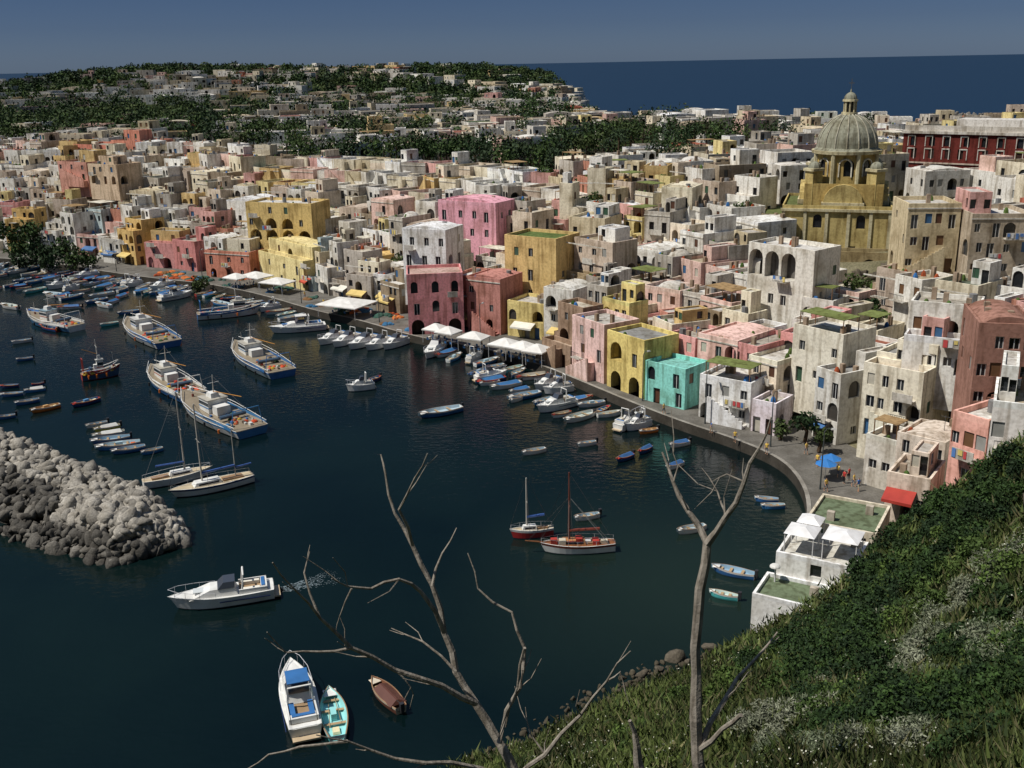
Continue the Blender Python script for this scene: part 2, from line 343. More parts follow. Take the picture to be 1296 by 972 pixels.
ROOFS=[C(196,192,184,.78),C(215,212,206,.8),C(175,168,156,.75),C(160,160,158,.7),C(188,175,150,.72),C(206,198,182,.78)]
SPECR=[C(105,125,80,.7),C(160,100,80,.7),C(110,120,105,.7)]
def house(name,x,y,ang,w_,d_,z0,h,col=None,roofc=None,lvl=2,fine=False,nf=None,nb=None,ar=.15,mb=None,top=True,ops=None,extras=True,awn=None):
    own=mb is None
    if own: mb=MB()
    mb.M=loc(x,y,0,ang); col=col or pick(); roofc=roofc or (R.choice(SPECR) if R.random()<.05 else R.choice(ROOFS))
    nf=nf or max(1,round(h/3.1)); nb=nb or max(1,round(w_/2.7)); x0,x1,y0,y1=-w_/2,w_/2,-d_/2,d_/2
    zb=z0-4.5
    if lvl==2 and extras and h>7 and R.random()<.6:
        k1=1 if (nf<3 or R.random()<.7) else 2
        h1=h*(nf-k1)/nf; dd=R.uniform(2.2,3.6)
        boxb(mb,x0,x1,y0,y0+dd,zb,z0,h1,col,C(200,182,162,.75),nf-k1,nb,1,fine,ar,par=.8)
        xa=x0+(R.uniform(0,.35)*w_ if R.random()<.6 else 0)
        boxb(mb,xa,x1,y0+dd+.003,y1,zb,z0,h,col if R.random()<.6 else pick(),roofc,nf,nb,1,fine,ar)
        if xa>x0+.8: boxb(mb,x0,xa-.003,y0+dd+.003,y1,zb,z0,h1+R.choice([-1.2,.9]),col,R.choice(ROOFS),nf-k1,1,0,fine,ar)
        if top: rooftop(mb,xa,x1,y0+dd,y1,z0+h,col,1)
    else:
        boxb(mb,x0,x1,y0,y1,zb,z0,h,col,roofc,nf,nb,min(lvl,1),fine,ar,par=.6 if lvl else .35,ops=ops)
        if top: rooftop(mb,x0,x1,y0,y1,z0+h,col,lvl)
    if lvl==2:
        fh=h/nf
        if extras and R.random()<.38 and w_>5:
            l=x0+.2; rr=x1-.4
            if R.random()<.5: l,rr=rr,l
            stairs(mb,l,l+(rr-l)*.75,y0,z0,z0+fh,col)
        if nf>1:
            for i in range(1,nf):
                if R.random()<.5: balcony(mb,R.uniform(x0+1.5,x1-1.5),y0,z0+i*fh,R.uniform(1.8,3.2),C(205,200,190,.8))
        if R.random()<.35: mb.box(x0-.08,x1+.08,y0-.1,y0-.003,z0+h-.25,z0+h-.05,C(220,216,206,.8))
        if awn: awning(mb,R.uniform(-1,1),y0,z0+2.3,min(w_*.7,4.5),awn)
    if own: return mb.build(name)
def cname(c):
    r,g,b_=c
    if r>1.5*b_ and g>1.35*b_ : return "ochre_house"
    if r>1.35*g: return "pink_house"
    if min(c)>.5: return "white_house"
    if max(c)<.35: return "stone_house"
    return "cream_house"
HEROS=[]
def hero(name,pl,pr,zb,h,dep,col,nf,nb,**k):
    a=Vector(W(*pl,zb)); b_=Vector(W(*pr,zb)); t=b_-a; L=t.length; t.normalize(); nn=Vector((-t.y,t.x)); c=(a+b_)/2+nn*dep/2
    HEROS.append((c,max(L,dep)/2))
    return house(name,c.x,c.y,atan2(t.y,t.x),L,dep,zb,h,C(*col,.92),nf=nf,nb=nb,fine=True,**k)
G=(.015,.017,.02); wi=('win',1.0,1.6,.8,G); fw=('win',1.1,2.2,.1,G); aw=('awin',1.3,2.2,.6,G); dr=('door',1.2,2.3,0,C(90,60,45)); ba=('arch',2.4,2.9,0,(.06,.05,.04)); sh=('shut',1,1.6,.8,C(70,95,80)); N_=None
hero("pink_house",(518,424),(588,421),1.3,11,9,(236,160,160),3,3,ops=[[ba,dr,ba],[fw,aw,fw],[aw,aw,aw]],extras=False,roofc=C(200,170,160,.8),top=False)
hero("maroon_house",(592,418),(634,424),1.3,10,8,(190,134,124),3,2)
hero("ochre_house",(640,378),(704,386),6,12,9,(222,192,132),3,3,ops=[[ba,wi,dr],[wi,fw,N_],[sh,wi,N_]],roofc=C(105,125,70,.7),extras=False,top=False)
hero("stone_house",(708,366),(764,378),8,9.5,9,(176,158,128),3,3)
hero("white_house",(512,358),(566,362),8,10.5,8,(236,236,234),3,3,ops=[[wi,dr,wi],[fw,fw,fw],[wi,wi,wi]],extras=False)
hero("pink_house",(556,300),(628,306),14,7.5,8,(232,172,186),2,4,ops=[[wi,dr,wi,wi],[fw,wi,wi,fw]],extras=False)
hero("turquoise_house",(816,506),(866,519),1.3,5.6,6,(146,218,206),2,2,ops=[[dr,fw],[aw,fw]],extras=False,roofc=C(140,205,195,.7),top=False)
hero("yellow_house",(768,488),(814,505),1.3,8.5,7,(230,208,132),2,2,ops=[[ba,ba],[('arch',2.6,3,.3,(.2,.15,.05)),fw]],extras=False)
hero("white_house",(884,527),(948,541),1.3,5.8,7,(238,238,236),2,3)
hero("white_house",(950,545),(980,552),1.3,4,5,(232,220,226),1,2)
hero("pink_house",(724,470),(764,486),1.3,9,7,(230,196,188),3,2)
hero("brown_stone_house",(686,455),(722,468),1.3,9.5,7,(156,132,112),3,2)
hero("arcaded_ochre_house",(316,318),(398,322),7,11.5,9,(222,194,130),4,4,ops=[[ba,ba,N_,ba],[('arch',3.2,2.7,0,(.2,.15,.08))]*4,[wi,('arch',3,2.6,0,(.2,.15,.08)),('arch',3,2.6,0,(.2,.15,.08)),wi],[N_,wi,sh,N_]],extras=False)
hero("yellow_house",(330,352),(386,368),1.3,9,8,(230,213,156),3,3)
hero("pink_house",(186,338),(222,340),1.3,8.5,8,(216,154,150),3,2)
hero("pink_house",(222,340),(250,344),1.3,7,8,(204,138,134),2,2)
hero("orange_house",(262,350),(318,354),1.3,6,7,(212,142,120),2,3)
hero("salmon_house",(96,208),(140,210),20.5,6,12,(208,136,116),2,4,top=False)
hero("salmon_house",(144,207),(190,209),20.5,7,11,(212,144,122),2,4)
hero("salmon_house",(76,228),(112,230),19,5,9,(206,154,138),2,3)
hero("cream_house",(114,232),(150,234),19,5,9,(216,192,164),2,3)
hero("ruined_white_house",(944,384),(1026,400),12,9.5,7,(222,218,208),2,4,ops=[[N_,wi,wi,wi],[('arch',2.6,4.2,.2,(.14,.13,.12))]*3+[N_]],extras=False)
hero("cream_house",(1000,480),(1062,498),7,7.5,7,(224,218,202),2,3)
hero("terraced_cream_house",(1086,548),(1160,566),4.5,11.5,9,(228,221,202),4,4,ar=.3)
hero("white_house",(1140,468),(1228,478),13,7.5,9,(238,236,230),2,4,ar=.3)
hero("pink_house",(1196,612),(1240,628),10,7,7,(232,176,162),2,3)
hero("white_house",(1244,612),(1300,620),12,7.5,8,(236,230,224),2,3)
hero("cream_house",(1130,606),(1190,622),5,5,6,(218,206,192),2,3)
hero("white_house",(1092,600),(1132,612),2.5,4.6,5,(232,228,220),1,2)
hero("restaurant",(1118,650),(1172,662),6,4,6,(220,204,188),1,3,awn=C(170,60,50))
hero("brown_stone_house",(1226,520),(1300,524),14,9,9,(158,118,104),3,4)
hero("cream_house",(1142,345),(1208,345),18,10,9,(206,190,156),3,4)
hero("stone_house",(1222,352),(1300,352),18,9,10,(184,170,150),3,4)
def clash(p,r,k=.8):
    for c,rr in HEROS:
        if (c-p).length<(r+rr)*k: return True
    return False
CH=Vector((66,204)); HEROS.append((CH,19)); HEROS.append((CH+Vector((-9,-17)),11)); HEROS.append((CH+Vector((2,-20)),11)); HEROS.append((CH+Vector((-6,-30)),7)); HEROS.append((CH+Vector((4,-33)),6))
AW=[C(225,222,210),C(70,110,160),C(190,80,60),C(215,190,120),None,None]
for ri,off in enumerate([10.5,18,26,34.5,43,52,61]):
    P=offs(Q,off); segs=[(a,b_) for a,b_ in zip(P[:-1],P[1:])]
    want=R.uniform(0,3); w_=R.uniform(5,9); acc=0
    for a,b_ in segs:
        L=(b_-a).length; t=(b_-a)/max(L,1e-6); nn=Vector((-t.y,t.x))
        while want+w_/2<acc+L:
            u=want+w_/2-acc
            p=a+t*u; d_=R.uniform(6.5,10); c=p+nn*(d_/2+R.uniform(-1,1.5))
            if p.x/p.y>-.62 and not clash(c,w_/2,.75) and not (c.y<98 and c.x>24):
                zg=max(1.25,H(p.x,p.y)); h=R.choice([4.2,5.8,6.5,8,8.8,9.5,10.5,12]) if ri else R.choice([5.5,6.2,8.2,9,9.6,11])
                if c.x>20: h=min(h,9.2)
                if (c-CH).length<48 and c.y<CH.y: h=min(h,6)
                tp=True
                if ri>=4: h=min(h,7.5)
                if ri>=4 and -72<c.x<12: h=min(h,4.6 if ri>4 else 6); tp=R.random()<.25
                dist=c.length; col=pick(PALF if ri<2 else PAL)
                if ri<4: house(cname(col),c.x,c.y,atan2(t.y,t.x)+R.uniform(-.2,.2),w_+.1,d_,zg,h,col,lvl=2,fine=dist<200,ar=.22,awn=R.choice(AW) if ri==0 else None)
                else: house(cname(col),c.x,c.y,atan2(t.y,t.x)+R.uniform(-.35,.35),w_+R.uniform(-.2,1.5),d_,zg,h,col,lvl=2,ar=.12,top=tp)
            want+=w_; w_=R.uniform(4.0,8.0)
        acc+=L
# --- plateau: tree clumps in plan
TW=[(-27,296,40,34),(-5,284,16,20),(-62,322,20,16),(-218,533,90,60),(-245,700,100,60),(-133,318,36,26),(43,372,24,30),(64,366,15,22),(0,1150,100,220),(45,1250,60,160),(-330,1030,110,70),(-64,262,17,13),(-180,420,36,24),(-90,450,60,24),(-300,600,70,60),(22,322,12,14),(-100,390,20,14),(-420,900,120,60),(-120,900,90,50),(-20,760,50,40),(-140,620,60,30),(10,520,24,30)]
treepts=[]; dh=MB()
cells=[]
y=110
while y<1560:
    st=10.5 if y<330 else (12.5 if y<520 else 17)
    x=-.62*y
    while x<.62*y: cells.append((x+R.uniform(-.25,.25)*st,y+R.uniform(-.25,.25)*st,st)); x+=st
    y+=st
cx=np.array([c[0] for c in cells]); cy=np.array([c[1] for c in cells]); zz,df,db,ins,hl=Hn(cx,cy,True)
PALC=(W(1140,220,24),W(1300,226,24))
for (x,y,st),z,f,b_,i_ in zip(cells,zz,df,db,ins):
    if not i_ or f<(72 if y>150 else 62) or b_<14 or (y<100): continue
    if pdist([PALC[0],PALC[1]],np.array([x]),np.array([y]))[0]<15: continue
    p=Vector((x,y))
    tre=any(((x-a)/c)**2+((y-b2)/d)**2<1+R.uniform(-.25,.25) for a,b2,c,d in TW)
    v=sin(x*.013+1.3)*sin(y*.011+x*.004)
    pt=.1 if y<400 else .36+.35*v
    if y>600: pt=.55+.4*v
    if x>60 and y<300: pt=0
    if tre or R.random()<pt:
        if not clash(p,3,.9): treepts.append((x,y,z,st,tre))
        if tre and R.random()<(.98 if y<400 else .9): continue
        if y>600 and not tre and R.random()<.5: continue
        if not tre and y<450: continue
    if R.random()<.05 or clash(p,st/2,.8): continue
    ang=round(2*sin(x*.006+y*.004))*.35-.5+R.uniform(-.15,.15)
    w_=st*R.uniform(.6,1.05); d_=st*R.uniform(.6,.95); h=R.choice([3.6,4.5,6,6.6,7,8.5])*(1 if y<450 else .85); col=pick(PALP)
    low=any(abs(x-a)<c+4 and b2-d-45<y<b2 for a,b2,c,d in TW if b2<400)
    if low: h=3.4
    if y<380: house(cname(col),x,y,ang,w_,d_,z,h+(1 if x>0 and not low else .3),col,lvl=1,top=not low)
    else:
        dh.M=Matrix.Identity(4); house("x",x,y,ang,w_,d_,z,h,tuple(c*.95 for c in col),lvl=0,mb=dh,nf=2 if h>4.6 else 1,nb=max(2,int(w_/3.5)),top=R.random()<.5)
dh.build("distant_houses")
# ---------- church
def church():
    mb=MB(); mb.M=loc(CH.x,CH.y,0,radians(-18)); Y1=C(204,184,124,.78); Y2=C(196,170,108,.78); ST_=C(156,142,116,.78); TR=C(214,204,168,.78); MO=C(108,118,72,.7); GR=C(158,158,140,.72)
    boxb(mb,-11,9,-9,10,4,13,9.5,Y1,MO,2,5,1,ops=[[N_,wi,N_,wi,N_],[N_,('awin',1.6,2.6,1,G),N_,('awin',1.6,2.6,1,G),N_]],par=.5)
    boxb(mb,-15,-11.003,-7,8,2,13,7.5,ST_,MO,2,2,1,par=.4); boxb(mb,9.003,13.5,-6,9,4,13,8,Y2,C(150,140,110,.7),2,2,1,par=.4)
    for x in(-11,-7,-3,1,5,8.4): mb.box(x,x+.6,-9.25,-9.003,8,22.3,TR)
    mb.box(-11.3,9.3,-9.4,-9.003,21.9,22.4,TR)
    boxb(mb,-7.2,7.2,-7.2,7.2,22,22.6,4.0,Y2,MO,1,3,1,ops=[[N_,('awin',1.8,2.4,.8,G),N_]],par=.3)
    for a in range(4):
        M0=mb.M; mb.M=M0@Matrix.Rotation(a*pi/2,4,'Z')
        mb.vault(-3.6,3.6,-8.2,-7.21,23.5,3.4,Y1); mb.box(-3.9,3.9,-8.5,-7.215,22.6,23.5,TR)
        mb.M=M0@Matrix.Rotation(a*pi/2+pi/4,4,'Z')
        mb.box(-1.1,1.1,-9.2,-6.8,22.6,29.2,Y1); mb.box(-1.4,1.4,-9.5,-6.6,29.203,29.7,TR); mb.dome(0,-8,29.7,1.2,1.3,8,GR)
        mb.M=M0
    n=8
    rad=6.0; pts=[(rad*cos(pi/8+2*pi*i/n),rad*sin(pi/8+2*pi*i/n)) for i in range(n)]
    for i in range(n):
        mb.wall(pts[i],pts[(i+1)%n],26.6,32.4,[(27.2,32,[('awin',1.9,3.1,.9,G)])],Y2)
        x,y=pts[i]; mb.cyl(x,y,26.7,32.2,.42,.42,6,TR)
        xm,ym=(pts[i][0]+pts[(i+1)%n][0])/2,(pts[i][1]+pts[(i+1)%n][1])/2; aa=atan2(ym,xm); M0=mb.M
        mb.M=M0@Matrix.Rotation(aa+pi/2,4,'Z'); r_=sqrt(xm*xm+ym*ym)
        pp=[(1.15*cos(t),-r_-.08,30.2+1.15*sin(t)) for t in [pi*j/8 for j in range(9)]]
        mb.tube([(1.15,-r_-.08,28)]+pp+[(-1.15,-r_-.08,28)],.16,4,C(225,220,205,.8),PL); mb.M=M0
    mb.cyl(0,0,32.2,32.8,6.5,6.6,24,TR); mb.cyl(0,0,32.8,33.3,6.2,5.7,24,GR)
    mb.dome(0,0,33.3,5.6,6.2,32,GR,k=10)
    for i in range(16):
        a=2*pi*i/16; mb.tube([(5.66*cos(b)*cos(a),5.66*cos(b)*sin(a),33.3+6.25*sin(b)) for b in [pi/2*j/9*.93 for j in range(10)]],.14,4,C(186,182,164,.78),PL)
    mb.cyl(0,0,39.3,39.8,1.5,1.5,12,TR)
    for i in range(8): a=2*pi*i/8; mb.cyl(1.05*cos(a),1.05*sin(a),39.8,41.8,.2,.2,5,TR)
    mb.cyl(0,0,39.8,41.8,.7,.7,8,(.05,.05,.05)); mb.cyl(0,0,41.8,42.2,1.45,1.4,12,TR); mb.dome(0,0,42.2,1.2,1.3,12,GR); mb.cyl(0,0,43.4,44.2,.25,.05,6,GR)
    mb.box(-.06,.06,-.06,.06,44,46,(.1,.1,.1),PA); mb.box(-.5,.5,-.05,.05,45.1,45.25,(.1,.1,.1),PA)
    for (x0,x1,y0,y1,z,c) in [(-17,13,-14,-9.5,14.5,C(168,150,112,.8)),(-15,12,-20,-14.01,11.5,C(150,132,100,.8)),(-13,13,-26,-20.01,8.5,C(136,124,98,.8))]:
        boxb(mb,x0,x1,y0,y1,-2,z-3.5,3.5,c,C(120,118,84,.7),1,6,0,par=.7,ops=[[ba if (i%3==1 and y0>-22) else (wi if i%3==2 else N_) for i in range(6)]])
    mb.build("domed_church")
church()
def palazzo():
    a=Vector(PALC[0]); b_=Vector(PALC[1]); b_=a+(b_-a)*1.6; t=(b_-a).normalized(); L=(b_-a).length; nn=Vector((-t.y,t.x)); c=(a+b_)/2+nn*7
    mb=MB(); mb.M=loc(c.x,c.y,0,atan2(t.y,t.x)-.1); RD=C(118,54,48,.8); nb=int(L/3.6)
    rw=[('shut' if i%3 else 'win',1.2,2.2,.9,C(60,45,40)) for i in range(nb)]
    boxb(mb,-L/2,L/2,-7,7,17,23.5,9.5,RD,C(196,192,186,.8),3,nb,1,ops=[[N_]*nb,rw,[('awin',1.3,2.1,.5,G)]*nb],par=.0)
    mb.box(-L/2-.4,L/2+.4,-7.4,7.4,33.003,33.6,C(214,208,198,.8)); mb.box(-L/2+.2,L/2-.2,-6.8,-6.5,33.603,34.8,C(214,208,198,.8))
    mb.box(-L/2-.2,L/2+.2,-7.2,-7.003,26.4,26.7,C(205,190,175,.8)); mb.box(-L/2+10,L/2-4,-2,5,33.604,36,C(220,216,210,.8))
    for i in range(nb):
        x=-L/2+(i+.5)*L/nb
        for z in (27.4,30.2):
            mb.box(x-.85,x+.85,-7.12,-7.003,z+2.2,z+2.45,C(220,215,205,.8)); mb.box(x-.85,x-.68,-7.1,-7.003,z,z+2.2,C(220,215,205,.8)); mb.box(x+.68,x+.85,-7.1,-7.003,z,z+2.2,C(220,215,205,.8))
    mb.build("red_palace")
palazzo()
# ---------- white boathouse
BH=Vector(W(990,808,1)); BA=radians(-30)
def boathouse():
    mb=MB(); WH=C(236,234,230,.9); GN=C(118,132,104,.7)
    mb.M=loc(BH.x,BH.y,0,BA)
    boxb(mb,-2.9,3.0,0,4.6,-2,.6,3.8,WH,GN,1,3,1,ops=[[N_,('win',1.2,1.2,1.6,G),N_]],par=.35)
    boxb(mb,-2.2,4.8,4.61,10.4,-2,2.3,4.2,WH,C(210,208,200,.8),2,3,1,par=.45,ops=[[N_]*3,[N_,wi,N_]])
    boxb(mb,-1.2,5.4,10.41,17.6,-2,2.3,5.3,C(216,206,186,.88),GN,2,3,1,par=.3)
    for (x,y,s,z0) in [(-.4,6.6,2.8,6.5),(-.3,9.2,2.2,6.5),(3.1,7.3,3.2,6.5)]:
        mb.fr(x-s/2,x+s/2,y-s/2,y+s/2,z0+2.1,x-.3,x+.3,y-.3,y+.3,z0+2.6,C(238,238,238,.9),PA)
        for sx in(-1,1):
            for sy in(-1,1): mb.box(x+sx*s*.46-.04,x+sx*s*.46+.04,y+sy*s*.46-.04,y+sy*s*.46+.04,z0,z0+2.1,C(210,210,210),PA)
    mb.cyl(-1.9,3.6,4.4,6.2,.08,.08,6,C(200,200,200)); mb.dome(-1.9,3.4,6,.5,.3,10,C(215,215,210),PA)
    for (x,y) in [(1.5,2.5),(3.4,9.5),(.5,12),(3.5,15)]: mb.box(x,x+.7,y,y+.5,4.2,(5.2 if y<4.6 else (7.3 if y<10.4 else 8.5)),C(190,180,165,.8))
    mb.build("white_boathouse")
boathouse()
# ---------- leaf clouds
def leafcloud(name,cen,rad,per,size,pal,var=.35,lobes=6,mat_=leafm,flat=.6):
    cen=np.asarray(cen,float); rad=np.asarray(rad,float); N=len(cen)
    lo=NR.normal(size=(N,lobes,3)); lo/=np.linalg.norm(lo,axis=2,keepdims=True); lo*=NR.uniform(.25,.7,(N,lobes,1)); lo[:,:,2]*=.8
    lr=NR.uniform(.35,.6,(N,lobes))
    li=NR.randint(0,lobes,(N,per)); d=NR.normal(size=(N,per,3)); d/=np.linalg.norm(d,axis=2,keepdims=True); d*=NR.uniform(.65,1.08,(N,per,1))
    ar=np.arange(N)[:,None]
    p=lo[ar,li]+d*lr[ar,li][:,:,None]
    br=NR.uniform(.75,1.25,(N,lobes))[ar,li]*NR.uniform(1-var,1+var,(N,per))
    P=(cen[:,None,:]+p*rad[:,None,:]).reshape(-1,3); n=len(P)
    a=NR.normal(size=(n,3)); a/=np.linalg.norm(a,axis=1,keepdims=True); b_=NR.normal(size=(n,3)); b_=np.cross(a,b_); b_/=np.linalg.norm(b_,axis=1,keepdims=True)
    s=np.repeat(np.asarray(size,float)*np.ones(N),per)*NR.uniform(.6,1.3,n); a*=s[:,None]; b_*=(s*flat)[:,None]
    V=np.stack([P-a,P-b_*.9,P+a,P+b_],1).reshape(-1,3); Fq=np.arange(4*n).reshape(n,4)
    pal=np.array(pal); pc=np.repeat(pal[NR.randint(0,len(pal),N)],per,axis=0)
    return npmesh(name,V,Fq,pc*br.reshape(-1,1),mat_)
GP=[C(54,74,36,.85),C(64,84,40,.75),C(42,62,34,.85),C(72,86,46,.75),C(50,66,42,.85)]
nearT=[t for t in treepts if t[1]<400 and not t[4]]; midT=[t for t in treepts if t[1]<400 and t[4]]; farT=[t for t in treepts if t[1]>=400]
cen=[];rad=[];siz=[]
for x,y,z,st,tr in farT:
    for _ in range(2 if tr else 1):
        r_=R.uniform(4,6.8); cen.append((x+R.uniform(-5,5),y+R.uniform(-5,5),z+r_*.8+(3 if (tr and y<560) else 1))); rad.append((r_,r_,r_*.85)); siz.append(.7 if y<560 else (.85 if y<800 else 1.15))
leafcloud("distant_trees",cen,rad,90,siz,GP,lobes=8)
cen=[];rad=[];siz=[]; mb=MB()
for x,y,z,st,tr in midT:
    for _ in range(2):
        r_=R.uniform(4,6.2); xx,yy=x+R.uniform(-4,4),y+R.uniform(-4,4); zl=z+r_*.75+R.uniform(1.5,4.5); cen.append((xx,yy,zl)); rad.append((r_,r_,r_*.85)); siz.append(.5)
        mb.tube([(xx,yy,z-.5),(xx,yy,zl)],[.35,.18],5,C(90,74,58,.8),BK)
leafcloud("town_grove",cen,rad,210,siz,GP,lobes=9); mb.build("town_grove_trunks").parent=bpy.data.objects["town_grove"]
def tree(x,y,z,r_,per=420,size=.42,name="broadleaf_tree"):
    o=leafcloud(name,[(x,y,z+r_*1.1)],[(r_,r_,r_*.9)],per,size,[R.choice(GP)],lobes=8)
    mb=MB(); tc_=C(90,74,58,.8); mb.tube([(x,y,z-.5),(x+.2,y,z+r_*.5),(x,y+.2,z+r_*1.2)],[.3,.22,.1],6,tc_,BK)
    for i in range(4): a=R.uniform(0,6.28); mb.tube([(x+.1,y,z+r_*.5),(x+cos(a)*r_*.5,y+sin(a)*r_*.5,z+r_*1.2)],[.13,.04],5,tc_,BK)
    t=mb.build("trunk"); t.parent=o
for x,y,z,st,_ in nearT: tree(x,y,z+1,R.uniform(4.5,6.6))
for px,py,zg,r_ in [(1085,352,14,2.8),(1022,510,5,2.0),(1052,452,8,2.2),(1188,385,17,2.6),(1040,520,5,1.6),(728,372,10,2),(750,250,20,3),(1250,150,28,3.2),(1205,345,20,2.6),(1060,470,8,1.8),(12,262,14,4),(34,256,15,4.5),(56,262,15,4),(20,285,10,3.5),(48,288,9,3.5),(4,240,17,5),(72,252,16,4),(84,268,14,3.4),(30,236,18,5),(100,262,15,3.4),(1075,372,13,2.2),(1100,365,14,2.4),(1068,430,9,1.8),(1110,378,13,2.2),(990,505,5,1.4),(940,260,20,2.4),(850,240,20,3),(690,232,20,3.4),(745,240,20,3.4),(500,258,19,2.8),(430,250,20,3),(240,262,18,2.8)]:
    p=W(px,py,zg+2); tree(p[0],p[1],min(zg,H(*p)+1),r_,420,.1*r_+.08)
# ---------- boats
def hull(mb,L,B,Hs,col,inner,stripe=None,deck=False,sw=.6,bot=None,bow=.5):
    n=12; S=[]; stripe=stripe or col; bot=bot or tuple(c*.6 for c in col)
    for i in range(n+1):
        t=i/n; wd=B/2*(sw+(1-sw)*sin(min(t/.45,1)*pi/2))*(1 if t<.45 else 1-((t-.45)/.55)**2.3); wd=max(wd,.02)
        zs=Hs*(1+bow*max(0,t-.3)**1.6*1.6+.08*(1-t)); x=-L/2+L*t; rk=L*.09*t**4
        S.append([(x-rk*1.6,0,-.3),(x-rk*1.2,wd*.72,-.12),(x-rk*.9,wd*.86,.12),(x-rk*.35,wd*.97,zs*.74),(x,wd,zs),(x,max(wd-.09,.005),zs+.01),(x-.05,max(wd*.8-.08,.004),zs*.45 if not deck else zs-.06),(x-.05,0,zs*.4 if not deck else zs-.04)])
    cols=[bot,bot,col,stripe,C(150,120,90) if not deck else C(220,220,215),inner,inner]
    for sgn in(1,-1):
        for j in range(7):
            vs=[]
            for s_ in S: vs+=[(s_[j][0],s_[j][1]*sgn,s_[j][2]),(s_[j+1][0],s_[j+1][1]*sgn,s_[j+1][2])]
            mb.add(vs,[(2*i,2*i+2,2*i+3,2*i+1) for i in range(n)],cols[j],PA)
    a=S[0]; mb.add([(a[j][0],a[j][1],a[j][2]) for j in range(5)]+[(a[j][0],-a[j][1],a[j][2]) for j in range(4,0,-1)],[tuple(range(9))],stripe,PA)
    return S
BLU=C(56,108,165); WHT=C(230,230,226,.92); TRQ=C(90,195,195); WOOD=C(130,85,55)
def place(mb,a,b_): 
    a=Vector(W(*a));b_=Vector(W(*b_)); t=b_-a; c=(a+b_)/2; mb.M=loc(c.x,c.y,0,atan2(t.y,t.x)); return t.length
def rowboat(mb,L,col,inner,stripe,B=None,tarp=None,motor=True):
    B=B or L*.34; Hs=.38+L*.045; hull(mb,L,B,Hs,col,inner,stripe)
    wd=C(175,150,115)
    for t in(-.22,.05,.26): mb.box(L*t-.14,L*t+.14,-B*.42*(1 if t<.2 else .75),B*.42*(1 if t<.2 else .75),Hs*.74,Hs*.82,wd,PA)
    mb.fr(L*.3,L*.46,-B*.24,B*.24,Hs*1.12,L*.3,L*.44,-B*.2,B*.2,Hs*1.2,stripe,PA)
    if motor: mb.fr(-L/2-.28,-L/2-.02,-.14,.14,.2,-L/2-.32,-L/2,-.18,.18,Hs+.45,(.03,.03,.035),PA); mb.tube([(-L/2-.1,0,Hs+.35),(-L/2+.5,.1,Hs+.4)],.03,4,(.03,.03,.03))
    else: mb.tube([(-L*.3,B*.2,Hs*.85),(L*.25,B*.1,Hs*.95)],.03,4,wd); mb.tube([(-L*.25,-B*.22,Hs*.85),(L*.28,-B*.14,Hs*.95)],.03,4,wd)
    if tarp: mb.fr(-L*.42,L*.2,-B*.44,B*.44,Hs+.02,-L*.38,L*.18,-.08,.08,Hs+.35,tarp,PA)
    elif L>4.5 and R.random()<.6: mb.box(-L*.12,L*.04,-.22,.22,Hs*.5,Hs+.25,inner,PA); mb.fr(-L*.4,-L*.28,-.3,.3,Hs*.5,-L*.39,-L*.29,-.25,.25,Hs*.8,R.choice([C(200,90,40),C(60,90,140),C(230,220,180)]),PA)
COLS=[(WHT,C(150,170,185),BLU),(BLU,C(140,170,190),WHT),(WHT,C(200,205,200),C(40,80,140)),(C(60,130,190),C(170,195,205),WHT),(TRQ,C(200,220,215),WHT),(WHT,C(190,200,195),WHT),(C(30,70,120),C(90,140,180),C(200,60,50)),(WHT,C(190,185,170),C(150,40,35)),(WHT,C(170,190,200),WHT)]
